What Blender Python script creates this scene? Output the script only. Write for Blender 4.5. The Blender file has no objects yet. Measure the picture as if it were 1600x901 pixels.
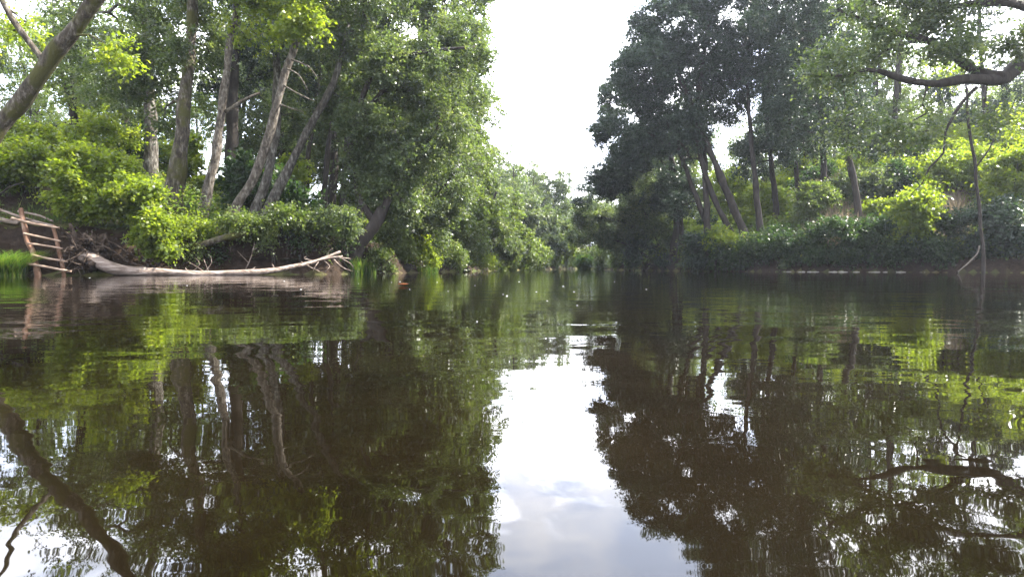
import bpy, math, random
import numpy as np
from mathutils import Vector, Matrix, noise as mn

R = math.radians
rng = np.random.default_rng(7)
scn = bpy.context.scene
COL = scn.collection

# ------------------------------------------------------------------ camera
CAMH = 0.22
PITCH = math.atan(0.033)
cd = bpy.data.cameras.new("camera")
cam = bpy.data.objects.new("camera", cd); COL.objects.link(cam)
cam.location = (0, 0, CAMH)
cam.rotation_euler = (R(90) - PITCH, 0, 0)
cd.sensor_width = 36.0
cd.lens = 22.5
cd.clip_start = 0.02
cd.clip_end = 3000
scn.camera = cam

# ------------------------------------------------------------------ light
SUN_EL, SUN_AZ = 44.0, 76.0          # azimuth clockwise from +Y (the view direction)
EXPO = 2.25
world = bpy.data.worlds.new("World"); scn.world = world
world.use_nodes = True
wn, wl = world.node_tree.nodes, world.node_tree.links
wn.clear()
wo = wn.new("ShaderNodeOutputWorld"); bg = wn.new("ShaderNodeBackground")
sky = wn.new("ShaderNodeTexSky"); sky.sky_type = 'NISHITA'; sky.sun_disc = False
sky.sun_elevation = R(SUN_EL); sky.sun_rotation = R(SUN_AZ)
sky.air_density = 1.0; sky.dust_density = 2.0; sky.ozone_density = 1.0
tc = wn.new("ShaderNodeTexCoord")
mp = wn.new("ShaderNodeMapping"); mp.inputs['Scale'].default_value = (1.0, 1.0, 2.2)
mp.inputs['Location'].default_value = (0.35, 0.1, 0.62)
cn = wn.new("ShaderNodeTexNoise"); cn.inputs['Scale'].default_value = 3.6; cn.inputs['Detail'].default_value = 9
cn.inputs['Roughness'].default_value = 0.55; cn.inputs['Distortion'].default_value = 0.35
cr = wn.new("ShaderNodeValToRGB")
cr.color_ramp.elements[0].position = 0.44; cr.color_ramp.elements[0].color = (.45, .45, .45, 1)
cr.color_ramp.elements[1].position = 0.55; cr.color_ramp.elements[1].color = (1, 1, 1, 1)
cn2 = wn.new("ShaderNodeTexNoise"); cn2.inputs['Scale'].default_value = 5.0; cn2.inputs['Detail'].default_value = 6
cc = wn.new("ShaderNodeValToRGB")
cc.color_ramp.elements[0].position = 0.42; cc.color_ramp.elements[0].color = (0.62, 0.69, 0.83, 1)
cc.color_ramp.elements[1].position = 0.56; cc.color_ramp.elements[1].color = (1, 1, 1, 1)
cb = wn.new("ShaderNodeMixRGB"); cb.blend_type = 'MULTIPLY'; cb.inputs[0].default_value = 1
cb.inputs[2].default_value = (21, 21, 22, 1)
mx = wn.new("ShaderNodeMixRGB")
wl.new(tc.outputs['Generated'], mp.inputs['Vector'])
wl.new(mp.outputs[0], cn.inputs['Vector']); wl.new(mp.outputs[0], cn2.inputs['Vector'])
wl.new(cn.outputs['Fac'], cr.inputs[0]); wl.new(cn2.outputs['Fac'], cc.inputs[0])
wl.new(cc.outputs[0], cb.inputs[1])
vd = wn.new("ShaderNodeVectorMath"); vd.operation = 'DOT_PRODUCT'; vd.inputs[1].default_value = (0.05, 0.95, 0.30)
wl.new(tc.outputs['Generated'], vd.inputs[0])
vm = wn.new("ShaderNodeMapRange"); vm.inputs['From Min'].default_value = 0.2; vm.inputs['From Max'].default_value = 1.0
vm.inputs['To Min'].default_value = 0.55; vm.inputs['To Max'].default_value = 1.8
wl.new(vd.outputs['Value'], vm.inputs['Value'])
vs = wn.new("ShaderNodeVectorMath"); vs.operation = 'SCALE'
wl.new(cb.outputs[0], vs.inputs[0]); wl.new(vm.outputs[0], vs.inputs['Scale'])
wl.new(cr.outputs[0], mx.inputs[0]); wl.new(sky.outputs[0], mx.inputs[1]); wl.new(vs.outputs[0], mx.inputs[2])
wl.new(mx.outputs[0], bg.inputs[0]); wl.new(bg.outputs[0], wo.inputs[0])
bg.inputs['Strength'].default_value = 0.078

ld = bpy.data.lights.new("sun", 'SUN'); sun = bpy.data.objects.new("sun", ld); COL.objects.link(sun)
ld.energy = 5.0; ld.angle = R(0.6); ld.color = (1.0, 0.95, 0.86)
sd = Vector((math.sin(R(SUN_AZ)) * math.cos(R(SUN_EL)), math.cos(R(SUN_AZ)) * math.cos(R(SUN_EL)), math.sin(R(SUN_EL))))
sun.rotation_euler = sd.to_track_quat('Z', 'Y').to_euler()

scn.view_settings.view_transform = 'Standard'
scn.view_settings.look = 'None'
scn.view_settings.exposure = EXPO
scn.view_settings.gamma = 1
cy = scn.cycles
cy.max_bounces = 7; cy.diffuse_bounces = 3; cy.glossy_bounces = 3; cy.transmission_bounces = 4
cy.transparent_max_bounces = 8; cy.volume_bounces = 0
cy.sample_clamp_indirect = 4.0
cy.caustics_reflective = False; cy.caustics_refractive = False
cy.use_denoising = True
cy.volume_step_rate = 4.0

# ------------------------------------------------------------------ helpers
def P(px, py, Y):
    """photo pixel (1600x901) at world depth Y"""
    u, v = (px - 800) / 1000.0, (450.5 - py) / 1000.0
    c, s = math.cos(PITCH), math.sin(PITCH)
    dy, dz = c + v * s, v * c - s
    t = Y / dy
    return np.array((u * t, Y, CAMH + dz * t))

def tag(o, label=None, cat=None, group=None, kind=None):
    if label: o["label"] = label
    if cat: o["category"] = cat
    if group: o["group"] = group
    if kind: o["kind"] = kind
    return o

def empty(name, loc, label, cat, group=None):
    o = bpy.data.objects.new(name, None); COL.objects.link(o)
    o.location = loc; o.empty_display_size = 0.2
    return tag(o, label, cat, group)

def meshobj(name, V, F, mat, parent=None, tint=None, smooth=False, origin=None):
    """V (n,3) world coords, F (m,4) or (m,3)"""
    V = np.asarray(V, dtype=np.float32); F = np.asarray(F, dtype=np.int32)
    if origin is not None:
        V = V - np.asarray(origin, dtype=np.float32)
    me = bpy.data.meshes.new(name)
    k = F.shape[1]; m = len(F)
    me.vertices.add(len(V)); me.vertices.foreach_set("co", V.ravel())
    me.loops.add(m * k); me.loops.foreach_set("vertex_index", F.ravel())
    me.polygons.add(m)
    me.polygons.foreach_set("loop_start", np.arange(0, m * k, k, dtype=np.int32))
    me.polygons.foreach_set("loop_total", np.full(m, k, dtype=np.int32))
    if smooth: me.polygons.foreach_set("use_smooth", np.ones(m, dtype=bool))
    if tint is not None:
        a = me.attributes.new("tint", 'FLOAT', 'FACE'); a.data.foreach_set("value", np.asarray(tint, dtype=np.float32))
    me.update(calc_edges=True)
    me.materials.append(mat)
    o = bpy.data.objects.new(name, me); COL.objects.link(o)
    if parent is not None: o.parent = parent
    elif origin is not None: o.location = origin
    return o

def smoothpath(pts, radii, step=0.35, wob=0.03, seed=0):
    pts = np.asarray(pts, float); radii = np.asarray(radii, float)
    n = len(pts)
    if n < 2: return pts, radii
    out, rr = [], []
    for i in range(n - 1):
        p0 = pts[max(i - 1, 0)]; p1 = pts[i]; p2 = pts[i + 1]; p3 = pts[min(i + 2, n - 1)]
        L = np.linalg.norm(p2 - p1); k = max(2, int(L / step))
        for j in range(k):
            t = j / k
            q = 0.5 * ((2 * p1) + (-p0 + p2) * t + (2 * p0 - 5 * p1 + 4 * p2 - p3) * t * t + (-p0 + 3 * p1 - 3 * p2 + p3) * t ** 3)
            out.append(q); rr.append(radii[i] * (1 - t) + radii[i + 1] * t)
    out.append(pts[-1]); rr.append(radii[-1])
    out = np.array(out); rr = np.array(rr)
    if wob:
        for i in range(len(out)):
            v = mn.noise_vector(Vector(out[i] * 0.9) + Vector((seed * 7.1, 0, 0)))
            out[i] += np.array(v) * wob
    return out, rr

def tube(pts, radii, sides=6, seed=0, lump=0.0):
    pts = np.asarray(pts, float); radii = np.asarray(radii, float)
    n = len(pts)
    T = np.gradient(pts, axis=0); T /= (np.linalg.norm(T, axis=1, keepdims=True) + 1e-9)
    ref = np.array((0.31, 0.95, 0.05)) if abs(T[:, 2]).mean() > 0.6 else np.array((0.05, 0.1, 0.99))
    A = np.cross(T, ref); A /= (np.linalg.norm(A, axis=1, keepdims=True) + 1e-9)
    B = np.cross(T, A)
    a = np.arange(sides) * 2 * math.pi / sides
    rad = radii[:, None] * np.ones(sides)[None]
    if lump:
        for i in range(n):
            for j in range(sides):
                q = pts[i] * 1.3 + 0.6 * np.array((math.cos(a[j]), math.sin(a[j]), 0))
                rad[i, j] *= 1 + lump * mn.noise(Vector(q) + Vector((0, 0, seed)))
    V = pts[:, None, :] + rad[:, :, None] * (A[:, None, :] * np.cos(a)[None, :, None] + B[:, None, :] * np.sin(a)[None, :, None])
    V = V.reshape(-1, 3)
    i = np.arange(n - 1)[:, None] * sides; j = np.arange(sides)[None]
    jn = (j + 1) % sides
    F = np.stack([i + j, i + jn, i + sides + jn, i + sides + j], -1).reshape(-1, 4)
    # caps
    V = np.vstack([V, pts[0], pts[-1]])
    c0, c1 = len(V) - 2, len(V) - 1
    caps = []
    for q in range(sides):
        caps.append((c0, (q + 1) % sides, q, q) if False else (c0, (q + 1) % sides, q, c0))
    F0 = [(c0, (q + 1) % sides, q) for q in range(sides)]
    F1 = [(c1, (n - 1) * sides + q, (n - 1) * sides + (q + 1) % sides) for q in range(sides)]
    return V, F, np.array(F0 + F1)

class Wood:
    """collects tubes into one mesh (quads; caps as degenerate-free extra quads)"""
    def __init__(s): s.V = []; s.F = []; s.n = 0
    def add(s, pts, radii, sides=6, seed=0, lump=0.0):
        V, F, C = tube(pts, radii, sides, seed, lump)
        s.V.append(V); s.F.append(F + s.n)
        # cap triangles become quads by splitting an edge midpoint
        k = len(V); ex = []
        mids = []
        for c in C:
            mids.append((V[c[1]] + V[c[2]]) / 2); ex.append((c[0], c[1], k + len(mids) - 1, c[2]))
        s.V.append(np.array(mids)); s.F.append(np.array(ex) + s.n)
        s.n += k + len(mids)
    def build(s, name, mat, parent=None, origin=None):
        return meshobj(name, np.vstack(s.V), np.vstack(s.F), mat, parent, smooth=True, origin=origin)

def unit(v): return v / (np.linalg.norm(v, axis=-1, keepdims=True) + 1e-9)

def leafmesh(base, d, nrm, size, wr=0.7, fold=0.12):
    """rhombic folded leaves; base (N,3), d = leaf axis, nrm ~ face normal"""
    d = unit(d); s = unit(np.cross(nrm, d)); n = np.cross(d, s)
    L = size[:, None]
    v0 = base
    v1 = base + d * L * 0.5 + s * L * wr * 0.5 + n * L * fold
    v2 = base + d * L
    v3 = base + d * L * 0.5 - s * L * wr * 0.5 + n * L * fold
    V = np.stack([v0, v1, v2, v3], 1).reshape(-1, 3)
    F = np.arange(len(V)).reshape(-1, 4)
    return V, F

def spray(C, per, tl, size, out=None, flat=0.55, droop=0.15, wr=0.72, twigs=5, jit=0.05):
    """leaves along short twigs round cluster centres C (K,3)"""
    K = len(C); N = K * twigs
    d = rng.normal(size=(K, twigs, 3)); d[..., 2] *= flat
    if out is not None: d = unit(d) + out[:, None, :] * 0.55
    d = unit(d); d[..., 2] -= droop; d = unit(d)
    ln = tl * rng.uniform(0.55, 1.25, (K, twigs, 1))
    m = max(1, per // twigs)
    t = (np.arange(m) + rng.uniform(0, 1, (K, twigs, m))) / m
    pos = C[:, None, None, :] + d[:, :, None, :] * (ln[..., None] * (0.1 + t[..., None])) 
    pos[..., 2] -= (t ** 2) * droop * ln * 0.6
    pos = pos + rng.normal(size=pos.shape) * jit
    pos = pos.reshape(-1, 3); M = len(pos)
    dd = np.repeat(d.reshape(-1, 3), m, 0) * 0.7 + rng.normal(size=(M, 3)) * 0.75
    dd[:, 2] -= 0.25
    nr = rng.normal(size=(M, 3)) * 0.55 + np.array((0, 0, 1.0))
    sz = size * 1.3 * rng.uniform(0.6, 1.3, M)
    tint = np.clip(np.repeat(rng.uniform(0, 1, K), twigs * m) * 0.5 + rng.uniform(0, 1, M) * 0.5, 0, 1)
    V, F = leafmesh(pos, dd, nr, sz, wr)
    return V, F, tint

def blobs_sample(blobs, gap=0.0, gs=0.5, seed=0):
    """blobs: (centre, radii(3), n). returns centres + outward vectors"""
    C, O = [], []
    for (c, r, n) in blobs:
        c = np.asarray(c, float); r = np.asarray(r, float) * np.ones(3)
        got = 0; tries = 0
        while got < n and tries < n * 14:
            tries += 1
            v = rng.normal(size=3); v /= np.linalg.norm(v)
            q = v * (rng.uniform(0.12, 1) ** 0.5)
            p = c + q * r
            lump = mn.noise(Vector(p * gs) + Vector((seed, 0, 0)))
            if np.linalg.norm(q) > 0.72 + 0.45 * lump: continue
            if lump < gap and tries < n * 8: continue
            C.append(p); O.append(v); got += 1
    return np.array(C), np.array(O)

def grow(wood, seeds, C, rt=0.006, sides=5, seed=0, arch=0.12, minseg=0.5, rmax=0.14, expo=0.52):
    """connect every cluster centre to the nearest wood node, pipe-model radii. seeds: list of (pts, radii) trunks"""
    pos = []; par = []; cap = []
    for (pts, rr) in seeds:
        for i, p in enumerate(pts):
            pos.append(p); par.append(-1); cap.append(rr[i] * 0.75)
    ns = len(pos)
    pos = list(pos)
    S = np.array(pos)
    dist = np.array([np.min(np.linalg.norm(S - c, axis=1)) for c in C])
    order = np.argsort(dist)
    maxn = ns + len(C) * 8
    A = np.zeros((maxn, 3)); A[:ns] = S; n = ns
    paths = []
    for ci in order:
        c = C[ci]
        D = A[:n] - c
        d = np.sqrt((D ** 2).sum(1)) + np.maximum(0, D[:, 2]) * 0.7
        j = int(np.argmin(d)); L = np.linalg.norm(A[j] - c)
        k = max(1, min(7, int(L / minseg)))
        idx = [j]
        b = A[j].copy()
        for q in range(1, k + 1):
            t = q / k
            p = b * (1 - t) + c * t
            p[2] += arch * L * math.sin(math.pi * t) * (0.6)
            if q < k: p += rng.normal(size=3) * 0.06 * min(L, 1.5)
            A[n] = p; par.append(idx[-1]); idx.append(n); n += 1
        paths.append(idx)
    cnt = np.zeros(n)
    for idx in paths: cnt[idx[-1]] += 1
    for i in range(n - 1, ns - 1, -1): cnt[par[i]] += cnt[i]
    rad = np.minimum(rt * np.maximum(cnt, 1) ** expo, rmax)
    for idx in paths:
        rr = rad[idx].copy()
        if idx[0] < ns: rr[0] = min(cap[idx[0]], rr[1] * 1.35)
        else: rr[0] = min(rr[0], rr[1] * 1.3)
        rr[-1] = max(0.003, min(rr[-1], rt))
        wood.add(A[idx], rr, sides if rr[0] > 0.02 else 3)
    return A[:n]

# ------------------------------------------------------------------ materials
def newmat(name):
    m = bpy.data.materials.new(name); m.use_nodes = True
    n, l = m.node_tree.nodes, m.node_tree.links; n.clear()
    o = n.new("ShaderNodeOutputMaterial")
    return m, n, l, o

def ramp(n, stops):
    r = n.new("ShaderNodeValToRGB")
    while len(r.color_ramp.elements) > 2: r.color_ramp.elements.remove(r.color_ramp.elements[-1])
    for i, (p, c) in enumerate(stops):
        e = r.color_ramp.elements[i] if i < 2 else r.color_ramp.elements.new(p)
        e.position = p; e.color = (*c, 1)
    return r

def leafmat(name, cols, tr, tmix=0.5, gloss=0.35, spec=0.4):
    m, n, l, o = newmat(name)
    a = n.new("ShaderNodeAttribute"); a.attribute_name = "tint"
    k = len(cols)
    r1 = ramp(n, [(i / (k - 1), c) for i, c in enumerate(cols)])
    l.new(a.outputs['Fac'], r1.inputs[0])
    b = n.new("ShaderNodeBsdfPrincipled"); b.inputs['Roughness'].default_value = gloss
    b.inputs['Specular IOR Level'].default_value = spec
    l.new(r1.outputs[0], b.inputs['Base Color'])
    t = n.new("ShaderNodeBsdfTranslucent")
    g = n.new("ShaderNodeMixRGB"); g.blend_type = 'MULTIPLY'; g.inputs[0].default_value = 1
    g.inputs[2].default_value = (*tr, 1)
    l.new(r1.outputs[0], g.inputs[1]); l.new(g.outputs[0], t.inputs['Color'])
    mxs = n.new("ShaderNodeMixShader"); mxs.inputs[0].default_value = tmix
    l.new(b.outputs[0], mxs.inputs[1]); l.new(t.outputs[0], mxs.inputs[2]); l.new(mxs.outputs[0], o.inputs[0])
    return m

def woodmat(name, stops, scale=6, stretch=(1, 1, 0.25), bump=0.6, moss=None, rough=0.9, dist=0.04):
    m, n, l, o = newmat(name)
    t = n.new("ShaderNodeTexCoord"); mpn = n.new("ShaderNodeMapping"); mpn.inputs['Scale'].default_value = stretch
    l.new(t.outputs['Object'], mpn.inputs[0])
    ns = n.new("ShaderNodeTexNoise"); ns.inputs['Scale'].default_value = scale; ns.inputs['Detail'].default_value = 8
    ns.inputs['Roughness'].default_value = 0.65
    l.new(mpn.outputs[0], ns.inputs['Vector'])
    r = ramp(n, stops); l.new(ns.outputs['Fac'], r.inputs[0])
    b = n.new("ShaderNodeBsdfPrincipled"); b.inputs['Roughness'].default_value = rough
    b.inputs['Specular IOR Level'].default_value = 0.2
    src = r.outputs[0]
    if moss:
        n2 = n.new("ShaderNodeTexNoise"); n2.inputs['Scale'].default_value = 1.7; n2.inputs['Detail'].default_value = 6
        l.new(t.outputs['Object'], n2.inputs['Vector'])
        r2 = ramp(n, [(0.47, (0, 0, 0)), (0.58, (1, 1, 1))]); l.new(n2.outputs['Fac'], r2.inputs[0])
        mm = n.new("ShaderNodeMixRGB"); mm.inputs[2].default_value = (*moss, 1)
        l.new(r2.outputs[0], mm.inputs[0]); l.new(src, mm.inputs[1]); src = mm.outputs[0]
    l.new(src, b.inputs['Base Color'])
    bp = n.new("ShaderNodeBump"); bp.inputs['Strength'].default_value = bump; bp.inputs['Distance'].default_value = dist
    l.new(ns.outputs['Fac'], bp.inputs['Height']); l.new(bp.outputs[0], b.inputs['Normal'])
    l.new(b.outputs[0], o.inputs[0])
    return m

M = {}
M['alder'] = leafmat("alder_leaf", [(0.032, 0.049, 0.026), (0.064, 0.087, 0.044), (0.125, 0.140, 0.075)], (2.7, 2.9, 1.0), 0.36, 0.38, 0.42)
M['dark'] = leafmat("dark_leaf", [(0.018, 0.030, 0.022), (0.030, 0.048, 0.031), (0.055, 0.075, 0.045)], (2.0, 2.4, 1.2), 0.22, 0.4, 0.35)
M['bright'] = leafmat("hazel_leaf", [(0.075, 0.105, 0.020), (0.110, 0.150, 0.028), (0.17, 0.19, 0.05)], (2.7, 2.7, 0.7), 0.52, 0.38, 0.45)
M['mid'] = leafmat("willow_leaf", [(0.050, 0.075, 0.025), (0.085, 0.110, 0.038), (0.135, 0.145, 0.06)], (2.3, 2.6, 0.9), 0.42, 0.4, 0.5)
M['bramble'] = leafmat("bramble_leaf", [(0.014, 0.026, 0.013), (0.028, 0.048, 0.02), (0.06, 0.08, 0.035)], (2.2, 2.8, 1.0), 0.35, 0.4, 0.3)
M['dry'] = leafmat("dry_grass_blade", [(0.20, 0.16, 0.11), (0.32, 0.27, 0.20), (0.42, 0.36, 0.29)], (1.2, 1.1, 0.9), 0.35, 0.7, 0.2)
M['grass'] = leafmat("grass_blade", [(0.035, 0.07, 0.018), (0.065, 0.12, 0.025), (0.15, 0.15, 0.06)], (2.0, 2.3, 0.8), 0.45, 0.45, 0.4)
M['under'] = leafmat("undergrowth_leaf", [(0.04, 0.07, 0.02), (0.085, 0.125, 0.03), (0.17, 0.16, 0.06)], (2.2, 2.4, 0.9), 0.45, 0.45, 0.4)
M['bark'] = woodmat("grey_bark", [(0.36, (0.03, 0.026, 0.022)), (0.52, (0.09, 0.08, 0.068)), (0.68, (0.26, 0.25, 0.22))], 11, (1, 1, 0.35), 1.0, dist=.06)
M['mossbark'] = woodmat("mossy_bark", [(0.36, (0.03, 0.025, 0.02)), (0.52, (0.085, 0.07, 0.055)), (0.68, (0.22, 0.20, 0.17))], 11, (1, 1, 0.35), 1.0, moss=(0.07, 0.068, 0.022), dist=.06)
M['darkbark'] = woodmat("dark_bark", [(0.3, (0.022, 0.018, 0.016)), (0.6, (0.055, 0.046, 0.04)), (0.8, (0.10, 0.09, 0.08))], 7, (1, 1, 0.35), 0.8)
M['palebark'] = woodmat("pale_bark", [(0.36, (0.035, 0.028, 0.022)), (0.52, (0.115, 0.097, 0.078)), (0.68, (0.27, 0.245, 0.21))], 12, (1, 1, 0.4), 1.0, dist=.05)
M['dead'] = woodmat("bleached_wood", [(0.33, (0.07, 0.05, 0.038)), (0.5, (0.24, 0.185, 0.15)), (0.7, (0.44, 0.37, 0.32))], 7, (0.25, 2, 2), 0.9, dist=0.04)
M['redwood'] = woodmat("weathered_pole", [(0.3, (0.10, 0.05, 0.032)), (0.55, (0.20, 0.115, 0.075)), (0.72, (0.38, 0.27, 0.2))], 6, (1, 1, 0.5), 0.5, dist=0.02)
M['rung'] = woodmat("rung_wood", [(0.3, (0.20, 0.13, 0.09)), (0.55, (0.38, 0.27, 0.20)), (0.75, (0.52, 0.42, 0.33))], 6, (0.4, 2, 2), 0.4, dist=0.01)
M['root'] = woodmat("root_wood", [(0.38, (0.018, 0.012, 0.009)), (0.55, (0.065, 0.046, 0.034)), (0.75, (0.20, 0.155, 0.12))], 6, (1, 1, 1), 0.9)
M['stone'] = woodmat("pale_stone", [(0.3, (0.25, 0.23, 0.2)), (0.7, (0.5, 0.47, 0.42))], 8, (1, 1, 1), 0.4, dist=0.01)
M['foam'] = woodmat("pale_fleck", [(0.3, (0.55, 0.55, 0.52)), (0.7, (0.8, 0.8, 0.78))], 8, (1, 1, 1), 0.1, dist=0.003)
M['orange'] = woodmat("dead_leaf", [(0.3, (0.35, 0.10, 0.04)), (0.7, (0.55, 0.22, 0.09))], 18, (1, 1, 1), 0.3, dist=0.003)

# ground: bare dark soil on the steep faces, litter and moss on the flats
gm, n, l, o = newmat("bank_ground")
t = n.new("ShaderNodeTexCoord"); geo = n.new("ShaderNodeNewGeometry"); sep = n.new("ShaderNodeSeparateXYZ")
l.new(geo.outputs['True Normal'], sep.inputs[0])
n1 = n.new("ShaderNodeTexNoise"); n1.inputs['Scale'].default_value = 0.7; n1.inputs['Detail'].default_value = 10; n1.inputs['Roughness'].default_value = 0.7
n3 = n.new("ShaderNodeTexNoise"); n3.inputs['Scale'].default_value = 6; n3.inputs['Detail'].default_value = 9; n3.inputs['Roughness'].default_value = 0.7
l.new(t.outputs['Object'], n1.inputs['Vector']); l.new(t.outputs['Object'], n3.inputs['Vector'])
soil = ramp(n, [(0.3, (0.014, 0.009, 0.006)), (0.6, (0.042, 0.028, 0.019)), (0.8, (0.09, 0.063, 0.045))])
l.new(n3.outputs['Fac'], soil.inputs[0])
lit = ramp(n, [(0.38, (0.05, 0.075, 0.02)), (0.5, (0.10, 0.10, 0.035)), (0.62, (0.16, 0.135, 0.07))])
l.new(n1.outputs['Fac'], lit.inputs[0])
st = ramp(n, [(0.72, (0, 0, 0)), (0.88, (1, 1, 1))]); l.new(sep.outputs[2], st.inputs[0])
mg = n.new("ShaderNodeMixRGB"); l.new(st.outputs[0], mg.inputs[0]); l.new(soil.outputs[0], mg.inputs[1]); l.new(lit.outputs[0], mg.inputs[2])
b = n.new("ShaderNodeBsdfPrincipled"); b.inputs['Roughness'].default_value = 0.95; b.inputs['Specular IOR Level'].default_value = 0.15
l.new(mg.outputs[0], b.inputs['Base Color'])
bp = n.new("ShaderNodeBump"); bp.inputs['Strength'].default_value = 0.9; bp.inputs['Distance'].default_value = 0.12
l.new(n3.outputs['Fac'], bp.inputs['Height']); l.new(bp.outputs[0], b.inputs['Normal']); l.new(b.outputs[0], o.inputs[0])
M['ground'] = gm

# river: murky brown body under a clear rippled surface
wm, n, l, o = newmat("river_surface")
t = n.new("ShaderNodeTexCoord")
def wnoise(scale, sx, sy, det, rough=0.5, rot=0.0, dis=0.0):
    mpn = n.new("ShaderNodeMapping"); mpn.inputs['Scale'].default_value = (sx, sy, 1); mpn.inputs['Rotation'].default_value = (0, 0, rot)
    l.new(t.outputs['Object'], mpn.inputs[0])
    q = n.new("ShaderNodeTexNoise"); q.inputs['Scale'].default_value = scale; q.inputs['Detail'].default_value = det
    q.inputs['Roughness'].default_value = rough; q.inputs['Distortion'].default_value = dis
    l.new(mpn.outputs[0], q.inputs['Vector']); return q
wa = wnoise(1.5, 0.8, 1.3, 1.5, 0.45, 0.25, 0.4)     # slow swell, under a metre
wb = wnoise(7.0, 0.8, 1.2, 2.0, 0.5, -0.35, 0.3)     # small ripples
wc = wnoise(0.16, 1, 1.3, 2.0)                       # calm and ruffled patches
rc = ramp(n, [(0.42, (0.15, 0.15, 0.15)), (0.62, (1, 1, 1))]); l.new(wc.outputs['Fac'], rc.inputs[0])
m1 = n.new("ShaderNodeMath"); m1.operation = 'MULTIPLY'; m1.inputs[1].default_value = 0.006
l.new(wa.outputs['Fac'], m1.inputs[0])
m2 = n.new("ShaderNodeMath"); m2.operation = 'MULTIPLY'; m2.inputs[1].default_value = 0.0036
l.new(wb.outputs['Fac'], m2.inputs[0])
m3 = n.new("ShaderNodeMath"); m3.operation = 'MULTIPLY'; l.new(m2.outputs[0], m3.inputs[0]); l.new(rc.outputs[0], m3.inputs[1])
m4 = n.new("ShaderNodeMath"); m4.operation = 'ADD'; l.new(m1.outputs[0], m4.inputs[0]); l.new(m3.outputs[0], m4.inputs[1])
bp = n.new("ShaderNodeBump"); bp.inputs['Strength'].default_value = 1.0; bp.inputs['Distance'].default_value = 1.0
l.new(m4.outputs[0], bp.inputs['Height'])
b = n.new("ShaderNodeBsdfPrincipled"); b.inputs['Roughness'].default_value = 0.015
b.inputs['IOR'].default_value = 1.333; b.inputs['Specular IOR Level'].default_value = 0.5
bed = wnoise(0.9, 1, 1, 5, 0.6)
bc = ramp(n, [(0.35, (0.0028, 0.0020, 0.0009)), (0.7, (0.0085, 0.0058, 0.0025))]); l.new(bed.outputs['Fac'], bc.inputs[0])
l.new(bc.outputs[0], b.inputs['Base Color'])
l.new(bp.outputs[0], b.inputs['Normal']); l.new(b.outputs[0], o.inputs[0])
M['water'] = wm

# ------------------------------------------------------------------ terrain
LEFT = np.array([(-19, -70), (-16, 0), (-15, 10), (-14.2, 14), (-13.2, 16.5), (-11.9, 17), (-9.2, 18.2), (-5.4, 20), (-3.9, 25), (-2.8, 32),
                 (-0.2, 45), (4.3, 65), (8, 80), (14, 98), (34, 125), (90, 165), (260, 240)], float)
RIGHT = np.array([(28, -70), (24, 0), (23, 15), (21.6, 24), (19.5, 26.5), (16.8, 28.5), (13.5, 30), (10.4, 34), (8.6, 42), (8.2, 50), (8.4, 60), (10, 76),
                  (18, 92), (38, 112), (92, 148), (260, 215)], float)

def polydist(X, Y, poly):
    """distance and side (+ = left of the direction of travel)"""
    best = np.full(X.shape, 1e9); side = np.zeros(X.shape)
    for a, c in zip(poly[:-1], poly[1:]):
        e = c - a; L2 = (e ** 2).sum()
        t_ = np.clip(((X - a[0]) * e[0] + (Y - a[1]) * e[1]) / L2, 0, 1)
        dx = X - (a[0] + t_ * e[0]); dy = Y - (a[1] + t_ * e[1])
        d_ = np.hypot(dx, dy); s_ = e[0] * dy - e[1] * dx
        m_ = d_ < best - 1e-6
        best = np.where(m_, d_, best); side = np.where(m_, np.sign(s_), side)
    return best, side

def sst(x, a, c):
    q = np.clip((x - a) / (c - a), 0, 1); return q * q * (3 - 2 * q)

def height(X, Y):
    X = np.asarray(X, float); Y = np.asarray(Y, float)
    dl, sl = polydist(X, Y, LEFT); dr, sr = polydist(X, Y, RIGHT)
    Ld = dl * sl; Rd = -dr * sr            # >0 on land
    wob = 0.35 * np.sin(X * 1.1 + Y * 0.7) * np.sin(Y * 0.9 - X * 0.4) + 0.2 * np.sin(X * 2.7 + Y * 2.1)
    face = 1.35 - 0.65 * sst(Y, 20, 34)
    hl = face * sst(Ld + wob * 0.25, 0.0, 0.85) + 0.22 * np.clip(Ld - 0.8, 0, 9) * (0.4 + 0.6 * sst(-X, -8, 6)) + 0.07 * np.clip(Ld - 10, 0, 120) \
        + 0.9 * sst(-X, 12.5, 15.5) * sst(Ld, 1.2, 3.0) * sst(Y, 8, 15)
    k = 1 - 0.75 * sst(Y, 44, 60)
    hr = 0.75 * sst(Rd + wob * 0.2, 0.0, 0.6) + k * (0.40 * np.clip(Rd - 0.8, 0, 30)) + 0.10 * np.clip(Rd - 25, 0, 120)
    h = np.where(Ld > 0, hl, np.where(Rd > 0, hr, -0.35 * np.clip(np.minimum(-Ld, -Rd), 0, 4)))
    land = np.clip(np.maximum(Ld, Rd), 0, 3) / 3
    h = h + land * (0.16 * wob + 0.12 * np.sin(X * 0.37 + 1) * np.cos(Y * 0.29) * 3)
    return h

def axis(lo, hi, c0, c1, st_, g=1.09):
    a = list(np.arange(c0, c1 + 1e-6, st_))
    s_ = st_; x = c1
    while x < hi: s_ *= g; x += s_; a.append(x)
    s_ = st_; x = c0; pre = []
    while x > lo: s_ *= g; x -= s_; pre.append(x)
    return np.array(pre[::-1] + a)
xs = axis(-300, 330, -22, 30, 0.26); ys = axis(-90, 420, 12, 56, 0.26)
GX, GY = np.meshgrid(xs, ys)
GZ = height(GX, GY)
nx, ny = len(xs), len(ys)
V = np.stack([GX, GY, GZ], -1).reshape(-1, 3)
i = (np.arange(ny - 1)[:, None] * nx + np.arange(nx - 1)[None])
F = np.stack([i, i + 1, i + nx + 1, i + nx], -1).reshape(-1, 4)
g = meshobj("ground", V, F, M['ground'], smooth=True); tag(g, "river banks of dark soil rising into leafy slopes", kind="structure")

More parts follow.
